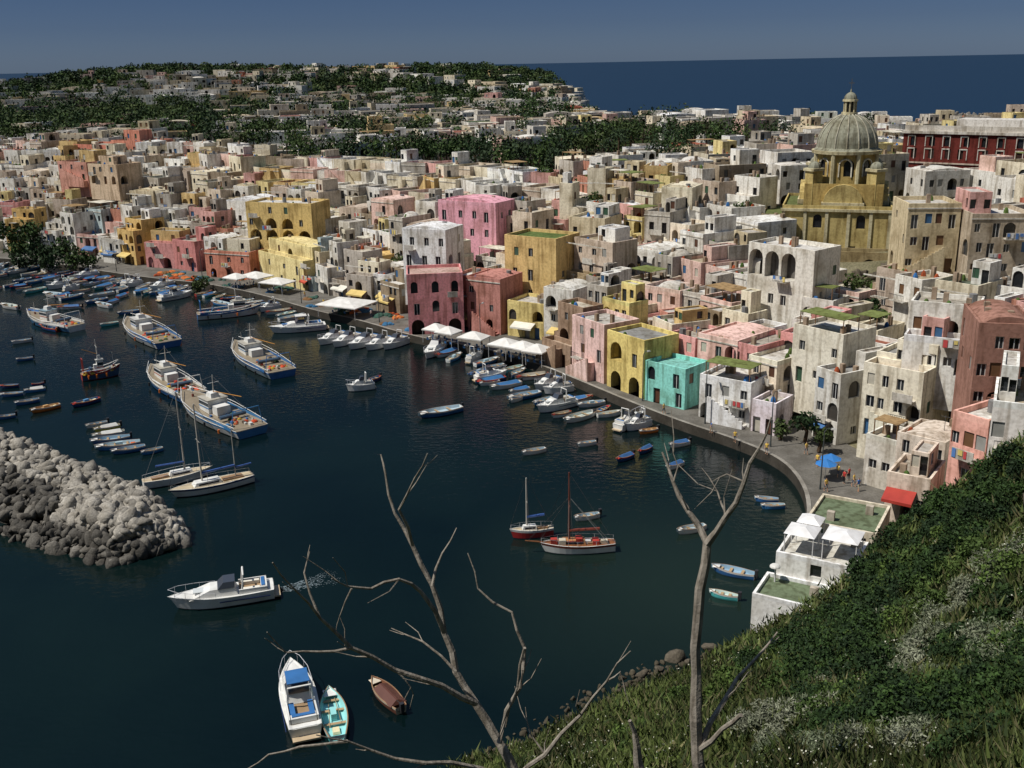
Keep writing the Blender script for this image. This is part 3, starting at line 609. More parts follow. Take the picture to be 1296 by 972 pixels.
def cruiser(mb,L,fly=False,blue=BLU):
    B=L*.3; Hs=.9+L*.02; hull(mb,L,B,Hs,WHT,WHT,WHT,True,sw=.85,bow=.35,bot=(.08,.1,.16))
    zd=Hs*1.02
    mb.fr(-L*.16,L*.3,-B*.36,B*.36,zd,-L*.12,L*.1,-B*.3,B*.3,zd+.75,WHT,PA)
    mb.fr(-L*.1,L*.17,-B*.325,B*.325,zd+.28,-L*.09,L*.13,-B*.315,B*.315,zd+.55,(.02,.025,.03),GL)
    mb.fr(-L*.13,L*.03,-B*.33,B*.33,zd+.75,-L*.14,-L*.03,-B*.27,B*.27,zd+1.35,(.05,.06,.08),GL)
    mb.box(-L*.44,-L*.17,-B*.34,B*.34,zd-.02,zd+.06,C(160,135,105),PA)
    mb.box(-L*.44,-L*.38,-B*.33,B*.33,zd+.06,zd+.5,WHT,PA); mb.box(-L*.42,-L*.385,-B*.3,B*.3,zd+.5,zd+.58,blue,PA)
    for sg in(-1,1):
        mb.box(-L*.44,-L*.17,sg*B*.37-.06,sg*B*.37+.06,zd,zd+.5,WHT,PA); mb.box(-L*.37,-L*.2,sg*B*.25-.2,sg*B*.25+.2,zd+.1,zd+.42,blue if fly else C(230,225,210),PA)
        if L>7: mb.box(-L*.46,L*.02,sg*B*.492-.02,sg*B*.492+.02,Hs*.62,Hs*.7,C(40,60,110),PA)
        mb.tube([(L*.05,sg*B*.44,zd+.6),(L*.25,sg*B*.4,zd+.75),(L*.4,sg*B*.24,zd+.95),(L*.49,0,zd+1.05)],.025,4,C(200,200,205))
        for t,yy in((.05,.44),(.2,.41),(.33,.32),(.43,.18)): mb.tube([(L*t,sg*B*yy,Hs),(L*t,sg*B*yy,zd+.6+(t-.05)*1.1)],.02,4,C(200,200,205))
    mb.tube([(-L*.2,-B*.34,zd+.3),(-L*.22,-B*.3,zd+1.9),(-L*.22,B*.3,zd+1.9),(-L*.2,B*.34,zd+.3)],.09,6,WHT)
    mb.box(L*.14,L*.26,-B*.17,B*.17,zd+.46,zd+.52,blue if fly else C(200,205,205),PA)
    mb.box(-L*.56,-L*.49,-B*.36,B*.36,.25,.4,C(190,170,140),PA)
    if fly:
        mb.box(-L*.18,L*.02,-B*.3,B*.3,zd+1.95,zd+2.03,C(225,225,222,.9) if R.random()<.5 else blue,PA)
        for sx in(-L*.17,L*.01):
            for sg in(-1,1): mb.tube([(sx,sg*B*.28,zd+.5),(sx,sg*B*.28,zd+1.95)],.03,4,WHT)
def trawler(mb,L,hc,st):
    B=L*.3; Hs=1.15; hull(mb,L,B,Hs,hc,C(140,128,108),st,True,sw=.75,bow=.85,bot=C(120,50,40)); zd=Hs*1.05
    for sg in(-1,1):
        mb.tube([(-L*.48,sg*B*.38,zd+.5),(0,sg*B*.49,zd+.55),(L*.25,sg*B*.4,zd+.9),(L*.46,sg*B*.08,zd+1.5)],.05,4,WHT)
        for t,yy in((-.45,.4),(-.3,.46),(-.12,.49),(.06,.48),(.22,.41),(.36,.24)): mb.tube([(L*t,sg*B*yy,Hs),(L*t,sg*B*yy,zd+.6+max(0,t)*1.6)],.03,4,WHT)
        mb.box(-L*.46,L*.1,sg*B*.42-.05,sg*B*.42+.05,zd-.1,zd+.35,st,PA)
        for t in(-.35,-.15,.1): mb.cyl(L*t,sg*(B*.5+.12),.4,1.0,.16,.16,6,C(225,120,50) if R.random()<.5 else (.03,.03,.03),PA)
    x0=-L*.05+L*R.uniform(-.05,.14); wl=L*R.uniform(.13,.19); tr=R.choice([st,C(120,140,150),C(60,110,150),C(170,90,60)])
    mb.box(x0,x0+wl,-B*.23,B*.23,zd-.1,zd+2.0,WHT,PA); mb.box(x0+.02,x0+wl+.02,-B*.232,B*.232,zd+1.1,zd+1.6,(.03,.04,.05),GL); mb.box(x0-.02,x0+wl+.03,-B*.235,B*.235,zd+.75,zd+.9,tr,PA)
    mb.box(x0-.15,x0+wl+.2,-B*.25,B*.25,zd+2.0,zd+2.1,R.choice([C(205,205,200,.8),C(190,185,172,.8),C(120,140,150)]),PA)
    mb.fr(x0+wl*.2,x0+wl*.8,-B*.1,B*.1,zd+2.1,x0+wl*.25,x0+wl*.7,-B*.09,B*.09,zd+2.8,WHT,PA); mb.box(x0-L*.08,x0,-B*.16,B*.16,zd-.1,zd+1.3,WHT,PA)
    mb.tube([(x0+L*.05,0,zd+2.2),(x0+L*.04,0,zd+5.6)],[.1,.05],6,C(210,205,195)); mb.tube([(x0+L*.05,0,zd+3),(-L*.4,0,zd+4.2)],.05,5,C(200,140,60)); mb.tube([(x0+L*.04,-.9,zd+4.4),(x0+L*.04,.9,zd+4.4)],.03,4,WHT)
    mb.cyl(L*.33,0,zd,zd+.9,.22,.18,7,C(120,60,50),PA); mb.tube([(L*.33,0,zd),(L*.33,0,zd+3)],.05,4,C(210,205,195))
    sx=-L*.44; mb.tube([(sx,-B*.36,zd-.1),(sx,-B*.3,zd+2.6),(sx,B*.3,zd+2.6),(sx,B*.36,zd-.1)],.08,5,st)
    mb.tube([(x0+L*.04,0,zd+5.4),(L*.48,0,zd+1.2)],.02,4,(.1,.1,.1)); mb.tube([(x0+L*.04,0,zd+5.4),(-L*.44,0,zd+2.6)],.02,4,(.1,.1,.1))
    for _ in range(46):
        t=R.uniform(-.44,-.1) if R.random()<.7 else R.uniform(.2,.38); yy=R.uniform(-.3,.3)*B*(1 if t<0 else .7); s=R.uniform(.2,.55)
        if R.random()<.5: mb.dome(L*t,yy,zd-.1,s,s*.8,7,R.choice([C(60,110,150),C(150,80,50),C(180,150,60),C(60,90,60),C(200,80,50),C(70,60,50)]),PL,3)
        else: mb.box(L*t-s*.6,L*t+s*.6,yy-s*.4,yy+s*.4,zd-.1,zd+s*.7,R.choice([C(210,210,205),C(60,110,170),C(190,70,50),C(90,80,70)]),PA)
    mb.tube([(-L*.25,-B*.3,zd+.6),(-L*.25,B*.3,zd+.6)],.3,8,C(70,90,110))
def yacht(mb,L,hc,st,mast=1.2,two=False,brown=False):
    B=L*.27; Hs=.95; hull(mb,L,B,Hs,hc,C(196,180,150) if not brown else WOOD,st,True,sw=.6,bow=.3,bot=(.03,.05,.1)); zd=Hs*1.02
    mb.fr(-L*.12,L*.22,-B*.27,B*.27,zd-.03,-L*.1,L*.18,-B*.22,B*.22,zd+.5,WHT if not brown else C(170,120,80),PA)
    mb.fr(-L*.08,L*.16,-B*.262,B*.262,zd+.15,-L*.08,L*.15,-B*.25,B*.25,zd+.35,(.02,.02,.03),GL)
    mb.box(-L*.38,-L*.14,-B*.2,B*.2,zd-.02,zd+.2,C(150,120,90),PA); mc=C(190,185,175) if not brown else C(110,60,48)
    mh=L*mast; mb.tube([(L*.1,0,zd),(L*.1,0,zd+mh)],[.12,.08],6,mc); mb.tube([(L*.1,0,zd+1.5),(-L*.3,0,zd+1.6)],.16,6,C(120,60,48) if brown else C(60,90,150))
    rg=(.12,.12,.12)
    for q in[(L*.5,0,Hs*1.3),(-L*.49,0,zd),(L*.06,B*.45,zd),(L*.06,-B*.45,zd)]: mb.tube([(L*.1,0,zd+mh),q],.022,3,rg)
    if brown:
        for q in[(L*.5,0,Hs*1.3),(L*.12,B*.45,zd),(L*.12,-B*.45,zd),(L*.66,0,Hs*1.3),(-L*.42,B*.3,zd),(-L*.42,-B*.3,zd)]: mb.tube([(L*.1,0,zd+mh*.66),q],.03,3,C(150,150,145))
        mb.tube([(L*.44,0,Hs*1.25),(L*.68,0,Hs*1.5)],[.1,.06],6,WOOD)
        for i in range(7): mb.box(-L*.4+i*L*.11,-L*.4+i*L*.11+.7,R.uniform(-.5,.1),R.uniform(.3,.7),zd-.02,zd+R.uniform(.3,.8),R.choice([WHT,C(170,60,50),C(120,80,60),C(200,190,170)]),PA)
    mb.tube([(L*.1,-B*.3,zd+mh*.55),(L*.1,B*.3,zd+mh*.55)],.03,4,mc)
    if two: mb.tube([(-L*.3,0,zd),(-L*.3,0,zd+mh*.6)],[.08,.05],6,mc); mb.tube([(-L*.3,0,zd+1.3),(-L*.5,0,zd+1.4)],.12,6,C(60,90,150)); mb.tube([(-L*.3,0,zd+mh*.6),(L*.1,0,zd+mh)],.018,3,rg)
    for sg in(-1,1):
        mb.tube([(L*.49*q,sg*B*yy,zd+.6+.1*q) for q,yy in((-1,.3),(-.5,.44),(0,.49),(.5,.36),(.95,.04))],.018,3,C(200,200,205))
        for q,yy in((-1,.3),(-.5,.44),(0,.49),(.5,.36),(.95,.04)): mb.tube([(L*.49*q,sg*B*yy,Hs),(L*.49*q,sg*B*yy,zd+.6+.1*q)],.018,3,C(200,200,205))
def mk(name,fn,a,b_,*args,**k):
    mb=MB(); L=place(mb,a,b_); fn(mb,L,*args,**k); mb.build(name)
mk("motor_cruiser",cruiser,(347,752),(214,772)); mk("motor_yacht",cruiser,(388,936),(369,850),fly=True)
mk("turquoise_rowing_boat",rowboat,(428,941),(417,880),TRQ,C(150,215,215),WHT,motor=False); mk("brown_wooden_boat",rowboat,(508,903),(471,866),C(110,70,55),C(120,80,60),C(200,190,170),tarp=C(95,60,50))
mk("sailing_ketch",yacht,(778,696),(682,699),WHT,C(120,60,45),1.0,False,True); mk("small_sailing_yacht",yacht,(700,677),(645,682),C(170,50,50),WHT,1.25)
mk("sailing_yacht",yacht,(182,618),(270,600),WHT,WHT,1.25); mk("sailing_yacht",yacht,(320,608),(214,632),WHT,C(40,60,110),1.0,True)
for a,b_,c,d in [((250,404),(332,396),WHT,BLU),((214,440),(162,412),WHT,BLU),((98,419),(36,405),C(60,110,150),WHT),((358,478),(298,443),C(150,165,175),BLU),((246,508),(192,474),BLU,WHT),((320,552),(232,508),WHT,C(60,120,170)),((104,482),(154,474),C(60,90,120),C(160,60,50))]:
    mk("fishing_trawler",trawler,a,b_,c,d)
for a,b_ in [((412,416),(340,422)),((202,382),(244,374))]: mk("motor_yacht",cruiser,a,b_,fly=True)
for a,b_ in [((440,428),(402,438)),((458,430),(420,441)),((480,432),(440,444)),((498,435),(462,445)),((515,434),(484,444)),((474,492),(438,496)),((562,440),(538,456))]: mk("motorboat",cruiser,a,b_)
mk("blue_fishing_boat",rowboat,(584,519),(529,530),BLU,C(170,190,200),WHT)
for a,b_,ci in [((758,654),(726,660),8),((690,571),(660,577),8),((754,562),(730,566),8),((801,578),(780,586),6),((824,568),(808,576),6),((872,562),(846,567),8),((864,588),(843,596),8),((892,669),(856,677),8),((985,636),(954,634),1),((993,643),(962,644),3),((955,733),(900,722),1),((934,760),(897,753),4),((664,503),(645,511),8),((481,479),(466,486),6),((632,485),(606,489),8),((76,515),(38,524),99),((50,508),(18,514),1),((126,507),(90,517),6),((42,455),(20,458),1),((56,487),(40,490),6),((136,537),(108,543),8),((152,541),(118,548),98),((158,549),(116,556),5),((165,556),(114,563),1),((178,563),(120,571),3),((184,568),(140,576),1),((206,570),(178,577),3),((74,420),(52,414),6),((104,390),(72,392),7),((144,372),(112,378),8),((176,395),(148,399),1),((86,378),(56,374),8),((24,490),(0,492),6),((30,500),(0,503),1),((58,494),(30,498),3),((20,528),(-6,532),1),((722,524),(698,530),7),((832,546),(808,550),99),((808,538),(780,542),1),((40,432),(14,436),8),((24,392),(2,388),5),((60,402),(36,396),2),((140,390),(122,386),8),((290,388),(268,384),3),((150,410),(126,414),4)]:
    if ci==99: cc=(C(215,120,50),C(200,160,110),WHT)
    elif ci==98: cc=(C(220,200,90),C(200,200,160),WHT)
    else: cc=COLS[ci]
    mk("rowing_boat",rowboat,a,b_,*cc,motor=R.random()<.5,tarp=(R.choice([C(60,100,150),C(200,200,195)]) if R.random()<.2 else None))
def moor(px0,px1,rows_,step,py_of,sc1=1,o0=0):
    for r_ in range(rows_):
        s=px0+R.uniform(0,step)
        while s<px1:
            y=py_of(s); p=Vector(W(s,y)); q=Vector(W(s+6,py_of(s+6))); t=(q-p).normalized(); nn=Vector((t.y,-t.x))
            c=p+nn*(3.6+o0+r_*5.2+R.uniform(-.8,.8)); L=R.uniform(3.6,6.2)*sc1
            if R.random()<.84:
                mb=MB(); mb.M=loc(c.x,c.y,0,atan2(nn.y,nn.x)+R.uniform(-.3,.3)+(pi if R.random()<.4 else 0)); cc=R.choice(COLS)
                if R.random()<.15: cruiser(mb,L*1.15)
                else: rowboat(mb,L,*cc,motor=R.random()<.5,tarp=(C(60,110,160) if R.random()<.22 else None))
                mb.build("moored_boat")
            s+=step*R.uniform(.75,1.4)
qf=lambda s: float(np.interp(s,[p[0] for p in qpx],[p[1] for p in qpx]))
moor(575,850,1,12,qf); moor(640,800,1,16,qf,1,5.5); moor(0,250,2,8,qf); moor(-20,130,4,12,qf,1,11); moor(130,240,2,16,qf,1,11); moor(260,400,1,10,qf)
# wake of the motor cruiser: thin foam flecks on the water
a=Vector(W(352,748)); b_=Vector(W(430,728)); fv=[];ff=[]
t_=(b_-a).normalized(); n_=Vector((-t_.y,t_.x)); Lw=(b_-a).length
for i in range(700):
    u_=R.random()**1.5; sgn=R.choice([-1,1]); p=a+t_*(u_*Lw)+n_*(sgn*(.2+u_*.7)+R.gauss(0,.15+.3*u_)); s=R.uniform(.02,.07)*(1.2-u_); an=R.uniform(-.5,.5)+atan2(t_.y,t_.x)
    k0=len(fv); fv+=[(p.x+s*3*cos(an),p.y+s*3*sin(an),.035),(p.x-s*sin(an),p.y+s*cos(an),.035),(p.x-s*3*cos(an),p.y-s*3*sin(an),.035),(p.x+s*sin(an),p.y-s*cos(an),.035)]; ff.append((k0,k0+1,k0+2,k0+3))
npmesh("boat_wake",fv,ff,np.tile(C(150,168,175,.7),(len(ff),1)),paint)
# ---------- breakwater
bases=[]
for i in range(6):
    bm=bmesh.new(); bmesh.ops.create_icosphere(bm,subdivisions=2,radius=1)
    rr=random.Random(i)
    for _ in range(12):
        nrm=Vector((rr.gauss(0,1),rr.gauss(0,1),rr.gauss(0,1))).normalized(); dd=rr.uniform(.42,.7)
        for v in bm.verts:
            e_=v.co.dot(nrm)-dd
            if e_>0: v.co-=nrm*e_
    bases.append((np.array([v.co[:] for v in bm.verts]),np.array([[v.index for v in f.verts] for f in bm.faces]))); bm.free()
def rocks(name,pts,sizes,cols):
    V=[];Fs=[];Cs=[];o_=0
    for p,s,c in zip(pts,sizes,cols):
        b,f=bases[NR.randint(6)]; q=NR.normal(size=(3,3)); q,_=np.linalg.qr(q)
        v=(b*np.array([1,NR.uniform(.65,1),NR.uniform(.55,.9)])*s)@q+np.array(p); V.append(v);Fs.append(f+o_);Cs.append(np.tile(c,(len(f),1)));o_+=len(v)
    return npmesh(name,np.concatenate(V),np.concatenate(Fs),np.concatenate(Cs),rockm)
TL=[Vector(W(*p)) for p in[(-160,520),(0,552),(110,600),(190,640),(232,678)]]; BL=[Vector(W(*p)) for p in[(-160,668),(0,680),(70,700),(140,716),(228,692)]]
pts=[];szs=[];cl=[]
for i in range(2400):
    t=R.random()**.8*3.999; k_=int(t); f_=t-k_; a=TL[k_].lerp(TL[k_+1],f_); b_=BL[k_].lerp(BL[k_+1],f_); v=R.random(); p=a.lerp(b_,v)
    wd=(a-b_).length; hgt=min(3.6,wd*.28)*min(1,4.2*min(v,1-v)); s=R.choice([.45,.6,.7,.85,1.0,1.2,1.5])*R.uniform(.85,1.1)
    pts.append((p.x,p.y,hgt-.25+R.uniform(-.3,.3))); szs.append(s); shade_=(v>.6 and k_<2) or v>.85; g_=R.uniform(148,200) if not shade_ else R.uniform(80,140); cl.append(np.array(C(g_,g_*.97,g_*.91,.8)))  # near-side rocks get darker greys, their shade painted into the colour
rocks("breakwater_rocks",pts,szs,cl)
mb=MB()
for i in range(4):
    a,b_,c,d=TL[i],TL[i+1],BL[i+1],BL[i]; m1=(a*.62+d*.38);m2=(b_*.62+c*.38); m3=a*.4+d*.6; m4=b_*.4+c*.6
    if i==3: m2=m4=(b_+c)/2
    g_=C(70,68,64,.6); e2=2.2 if i<3 else .3
    mb.quad((*a,-1),(*b_,-1),(*m2,e2),(*m1,2.4),g_,RK); mb.quad((*m1,2.4),(*m2,e2),(*m4,e2),(*m3,2.4),g_,RK); mb.quad((*m3,2.4),(*m4,e2),(*c,-1),(*d,-1),g_,RK)
mb.build("breakwater_core")
# far harbour mole beyond the palace
pts=[];szs=[];cl=[]; a=Vector(W(1180,147)); b_=Vector(W(1420,152))
for i in range(260):
    p=a.lerp(b_,i/259); pts.append((p.x+R.uniform(-3,3),p.y+R.uniform(-3,3),R.uniform(-.5,2.2))); szs.append(R.uniform(1.5,3)); g_=R.uniform(120,165); cl.append(np.array(C(g_,g_*.97,g_*.92,.75)))
rocks("distant_mole",pts,szs,cl)
pts=[];szs=[];cl=[]
for px,py,s in [(852,832,1.2),(896,820,.9),(812,854,.8),(870,838,.5),(835,846,.5),(915,826,.6)]: p=W(px,py,.2); pts.append((p[0],p[1],.2)); szs.append(s); cl.append(np.array(C(120,112,98,.7)))
for i in range(260):
    t=R.random()*4.99; SH=[Vector(W(*q)) for q in[(930,828),(850,842),(790,868),(715,905),(640,950),(600,985)]]; p=SH[int(t)].lerp(SH[int(t)+1],t%1); pts.append((p.x+R.uniform(-1.5,1),p.y+R.uniform(-1.5,1),R.uniform(-.2,.1))); szs.append(R.uniform(.15,.5)); cl.append(np.array(C(105,98,82,.6)))
rocks("shore_rocks",pts,szs,cl)
pts=[];szs=[];cl=[]
for i in range(90):
    lx=R.uniform(-13,13); ly=R.uniform(-30,-25); p=CH+Vector((lx*cos(radians(-18))-ly*sin(radians(-18)),lx*sin(radians(-18))+ly*cos(radians(-18))))
    pts.append((p.x,p.y,H(p.x,p.y)+R.uniform(-.5,2.2))); szs.append(R.uniform(.9,2.0)); g_=R.uniform(95,135); cl.append(np.array(C(g_,g_*.92,g_*.78,.75)))
rocks("church_cliff",pts,szs,cl)
# ---------- hillside vegetation
def hillpts(n,y0,y1):
    u=NR.uniform(0,1,n*3); yy=y0*(y1/y0)**u; t=NR.uniform(-.12,.64,n*3); xx=t*yy
    z,df,db,ins,hl=Hn(xx,yy,True); ok=ins&(z>.6)&(hl>z-.6)&((yy<84)|(xx/yy>.37))
    dx,dy=xx-BH.x,yy-BH.y; lx=dx*cos(BA)+dy*sin(BA); ly=-dx*sin(BA)+dy*cos(BA)
    ok&=~((lx>-4)&(lx<6)&(ly>-.5)&(ly<18.5))
    return np.stack([xx,yy,z],1)[ok][:n]
P=hillpts(120000,7,112)
dens=np.sin(P[:,0]*.9+P[:,1]*.35)*np.sin(P[:,1]*.7-P[:,0]*.2)+.5*np.sin(P[:,0]*2.3)*np.sin(P[:,1]*1.9); P=P[NR.uniform(-1.6,1,len(P))<dens+.25]
n=len(P); nb_=3; P3=np.repeat(P,nb_,axis=0); d3=P3[:,1]; n3=len(P3)
sp_=(.08+d3*.004)[:,None]*NR.normal(0,1,(n3,3)); sp_[:,2]=0; P3=P3+sp_
hh=(.12+d3*.004)*NR.uniform(.4,1.5,n3); wd=(.011+d3*.0011)*NR.uniform(.7,1.4,n3); an=NR.uniform(0,2*pi,n3)
side=np.stack([np.cos(an),np.sin(an),np.zeros(n3)],1)*wd[:,None]; lean=np.stack([NR.normal(0,.6,n3),NR.normal(0,.6,n3),np.ones(n3)],1)*hh[:,None]
V=np.stack([P3-side-[0,0,.05],P3+side-[0,0,.05],P3+lean],1).reshape(-1,3)
gp=np.array([C(102,118,58,.7),C(114,126,70,.7),C(76,96,46,.65),C(134,130,90,.65),C(66,82,42,.6)])
patch=(np.sin(P3[:,0]*.35+1)*np.sin(P3[:,1]*.28)+1)/2; ci=np.where(NR.uniform(0,1,n3)<patch,NR.randint(0,2,n3),NR.randint(2,5,n3))
mod=.78+.32*np.sin(P3[:,0]*.8+P3[:,1]*.5)*np.sin(P3[:,1]*.6)
npmesh("hillside_grass",V,np.arange(3*n3).reshape(n3,3),gp[ci]*NR.uniform(.6,1.15,(n3,1))*mod[:,None],leafm)
P=hillpts(6000,12,80); P=P[(np.sin(P[:,0]*.6)+np.sin(P[:,1]*.5+1)+NR.normal(0,.5,len(P)))>.6]; n=len(P); s=(.009+P[:,1]*.0008)
c=P+np.stack([np.zeros(n),np.zeros(n),.2+P[:,1]*.005],1); a=NR.normal(size=(n,3)); a[:,2]*=.3; a/=np.linalg.norm(a,axis=1,keepdims=True); b_=np.cross(a,NR.normal(size=(n,3))); b_/=np.linalg.norm(b_,axis=1,keepdims=True)
a*=s[:,None];b_*=s[:,None]; npmesh("white_wildflowers",np.stack([c-a,c-b_,c+a,c+b_],1).reshape(-1,3),np.arange(4*n).reshape(n,4),np.tile(C(210,210,190,.75),(n,1)),leafm)
FS=np.arange(8,112,.8)
def ground_hit(px,py):
    pp=[WD(px,py,f) for f in FS]; zz_=Hn(np.array([p.x for p in pp]),np.array([p.y for p in pp])); gap=np.array([p.z for p in pp])-zz_
    i=int(np.argmax(gap<=0)) if (gap<=0).any() else int(np.argmin(gap[:70])); p=pp[i]; return p.x,p.y,float(zz_[i])
def shrubs(name,lst,pal,per,flat=.6,sz=.05):
    cen=[];rad=[];siz=[]
    for px,py,r_ in lst:
        x,y,zg=ground_hit(px,py)
        for _ in range(5):
            ox,oy=R.uniform(-.8,.8)*r_,R.uniform(-.8,.8)*r_; q=r_*R.uniform(.45,.8)
            cen.append((x+ox,y+oy,H(x+ox,y+oy)+q*.45)); rad.append((q,q,q*.8)); siz.append(sz*(.35+y/30))
    leafcloud(name,cen,rad,per,siz,pal,flat=flat,lobes=9)
DG=[C(44,64,31,.82),C(54,76,35,.78),C(36,54,29,.82)]; GG=[C(122,128,104,.75),C(134,138,116,.75),C(108,118,92,.75)]; MG=[C(80,100,46,.82),C(72,92,44,.82)]
def scat(n,x0,x1,y0,y1,r0,r1): return [(R.uniform(x0,x1),R.uniform(y0,y1),R.uniform(r0,r1)) for _ in range(n)]
edge=[(1296,600),(1270,608),(1245,618),(1220,630),(1195,642),(1170,656),(1150,668),(1130,690),(1115,710),(1105,730),(1095,750),(1080,768),(1062,782),(1040,794)]
shrubs("dark_green_shrubs",[(a,b_,R.uniform(1.1,2.0)) for a,b_ in edge]+[(a+8,b_+28,R.uniform(1.2,2.0)) for a,b_ in edge]+[(a+16,b_+58,R.uniform(1.0,1.7)) for a,b_ in edge[2:]]+[(1250,640,1.6),(1236,668,1.4),(1085,860,1.0),(1110,890,.9),(1060,895,.8),(1040,870,.8),(1255,920,.7),(1285,900,.8),(1230,960,.6),(1290,850,.9),(970,835,1.3),(1005,822,1.3),(940,852,1.0)]+scat(22,1020,1290,740,965,.5,.9),DG,520)
shrubs("grey_green_shrubs",[(1190,790,1.1),(1230,765,1.2),(1170,820,.9),(1020,920,.7),(990,950,.6),(1050,960,.6),(1240,820,.8),(1110,800,1.1),(960,930,.6),(1150,860,.7),(1260,730,1.4)]+scat(9,960,1290,760,960,.4,.9),GG,620,.3,.055)
shrubs("bright_green_shrubs",[(1130,940,.5),(1170,920,.6),(1000,870,.8),(1060,830,.9),(1200,740,1.3),(860,890,.9),(800,930,.7),(920,870,1),(1150,790,1),(1290,720,1.6),(1180,710,1.8),(1110,760,1.4)]+scat(18,760,1290,720,960,.4,1.0),MG,480)
x,y,z=ground_hit(1282,672); rp=[(x+1.8,y,z+.6),(x+3.6,y+1,z+1.6),(x+4.8,y-1,z+1.3),(x+2.8,y+2,z+2.0),(x+4.2,y+3,z+3.0),(x+5.6,y+1.5,z+2.6),(x+3.2,y-.6,z+.9)]
rocks("rock_outcrop",rp,[1.8,2.6,2.6,2.0,2.2,2.6,2.0],[np.array(C(g_,g_*.93,g_*.82,.75)) for g_ in (116,124,118,112,120,116,110)])
# ---------- dead trees
DB_=C(158,150,138,.78)
def dead(name,f0,brs,base,kr=1.0):
    mb=MB()
    for pts_,r0,r1,dd in brs:
        r0*=kr; r1*=kr
        P=[WD(a,b_,f0+dd*i/(len(pts_)-1)) for i,(a,b_) in enumerate(pts_)]
        Q_=[P[0]]
        for a,b_ in zip(P[:-1],P[1:]):
            m=(a+b_)/2; l=(b_-a).length; Q_+=[m+Vector((R.uniform(-1,1),R.uniform(-1,1),R.uniform(-1,1)))*l*.06,b_]
        n=len(Q_); rad=[(r0+(r1-r0)*(i/(n-1))**.8)*R.uniform(.92,1.1) for i in range(n)]; mb.tube(Q_,rad,7,DB_,BK)
        for i in range(2,n-1):
            if R.random()<.45 and r0<.07:
                d=(Q_[i+1]-Q_[i]).normalized(); s=d.cross(Vector((R.gauss(0,1),R.gauss(0,1),R.gauss(0,1)))).normalized(); l=R.uniform(.2,.7)
                mb.tube([Q_[i],Q_[i]+(d*.7+s*.6)*l*.5,Q_[i]+(d+s*.5)*l],[rad[i]*.5,.009,.005],4,DB_,BK)
    p=WD(*base,f0); g_=H(p.x,p.y); mb.tube([Vector((p.x,p.y,g_-.4)),Vector((p.x+.05,p.y,(p.z+g_)/2)),p],[.16,.13,.11],8,DB_,BK)
    mb.build(name)
dead("dead_tree",15,[
 ([(655,985),(632,940),(602,890),(577,850),(562,800),(547,740),(522,690),(500,650),(488,600),(482,575)],.075,.01,1.5),
 ([(562,800),(532,748),(505,733),(470,745),(440,742),(420,732)],.032,.007,-1),([(547,742),(560,700),(578,668)],.022,.006,.5),([(522,690),(505,645),(525,605),(541,574)],.024,.006,-.6),
 ([(602,890),(560,868),(500,848),(445,820),(405,782),(372,745),(345,712)],.048,.008,-1.6),([(445,820),(405,825),(362,826),(338,800)],.022,.006,-.5),([(405,782),(385,725),(392,698)],.02,.005,.5),
 ([(632,940),(658,870),(664,820),(648,775),(605,745),(592,700)],.038,.007,.8),([(577,850),(535,812),(495,795)],.022,.006,.4),([(664,820),(655,870),(640,920)],.02,.01,.2),
 ([(655,985),(690,955),(735,905),(768,862),(798,824)],.042,.007,-.8),([(768,862),(785,850),(792,870)],.014,.005,0),
 ([(640,985),(570,965),(500,960),(440,938),(400,930)],.038,.007,-1),([(440,938),(380,945),(340,955),(310,975)],.022,.007,-.4),([(690,955),(672,930),(665,895)],.016,.005,.3),
 ([(445,745),(430,780),(425,800)],.012,.004,0),([(500,848),(520,870),(512,885)],.014,.005,0)],(655,985),1.3)
dead("dead_tree",13.5,[
 ([(887,985),(882,940),(881,880),(880,820),(886,745),(895,688)],.1,.06,.3),([(895,688),(872,648),(852,610),(838,572)],.05,.012,.6),([(895,688),(918,655),(942,610),(962,565),(976,528)],.055,.009,-.5),
 ([(920,652),(908,622),(888,592)],.018,.005,.4),([(886,948),(918,885),(958,832),(984,800)],.05,.012,.8),([(886,948),(915,922),(938,905)],.045,.03,-.4),([(942,610),(920,600),(900,610)],.014,.004,.2),([(852,610),(858,590),(850,560)],.014,.004,.2)],(887,985),1.1)
dead("dead_stump",14,[([(812,985),(806,945),(797,912)],.1,.03,0)],(812,985))
# ---------- quay life
def canopy(px,py,a,b_):
    p=W(px,py,1.3); mb=MB(); mb.M=loc(p[0],p[1],1.3,radians(-35+R.uniform(-8,8))); c=C(234,232,226,.9)
    mb.fr(-a/2,a/2,-b_/2,b_/2,2.5,-a*.08,a*.08,-b_*.08,b_*.08,3.4,c,PA); mb.box(-a/2,a/2,-b_/2,b_/2,2.3,2.497,c,PA)
    for x in(-.46,.46):
        for y in(-.46,.46): mb.cyl(a*x,b_*y,0,2.3,.05,.05,6,C(200,200,200),PA)
    for i in range(3):
        x=(-.3+.3*i)*a; mb.cyl(x,0,.7,.75,.45,.45,10,C(225,225,220),PA); mb.cyl(x,0,0,.7,.05,.05,5,(.1,.1,.1),PA)
        for s in(-1,1): mb.box(x-.2,x+.2,s*.8-.2,s*.8+.2,.42,.46,C(60,110,160),PA); mb.box(x-.2,x+.2,s*1.0-.02,s*1.0+.02,.46,.9,C(60,110,160),PA)
    mb.build("white_canopy")
for a in [(325,362,7,5),(352,370,7,5),(440,398,10,8),(552,432,4,3.4),(568,436,4,3.4),(600,443,5,3.5),(640,452,5,4),(662,456,5,4),(680,460,4,4),(300,364,5,4)]: canopy(*a)
def umb(px,py,z,c,name="beach_umbrella"):
    p=W(px,py,z); mb=MB(); mb.M=loc(p[0],p[1],z); mb.cyl(0,0,0,2.3,.03,.03,5,WHT,PA); mb.cyl(0,0,2.05,2.7,1.3,.05,8,c,PA); mb.build(name)
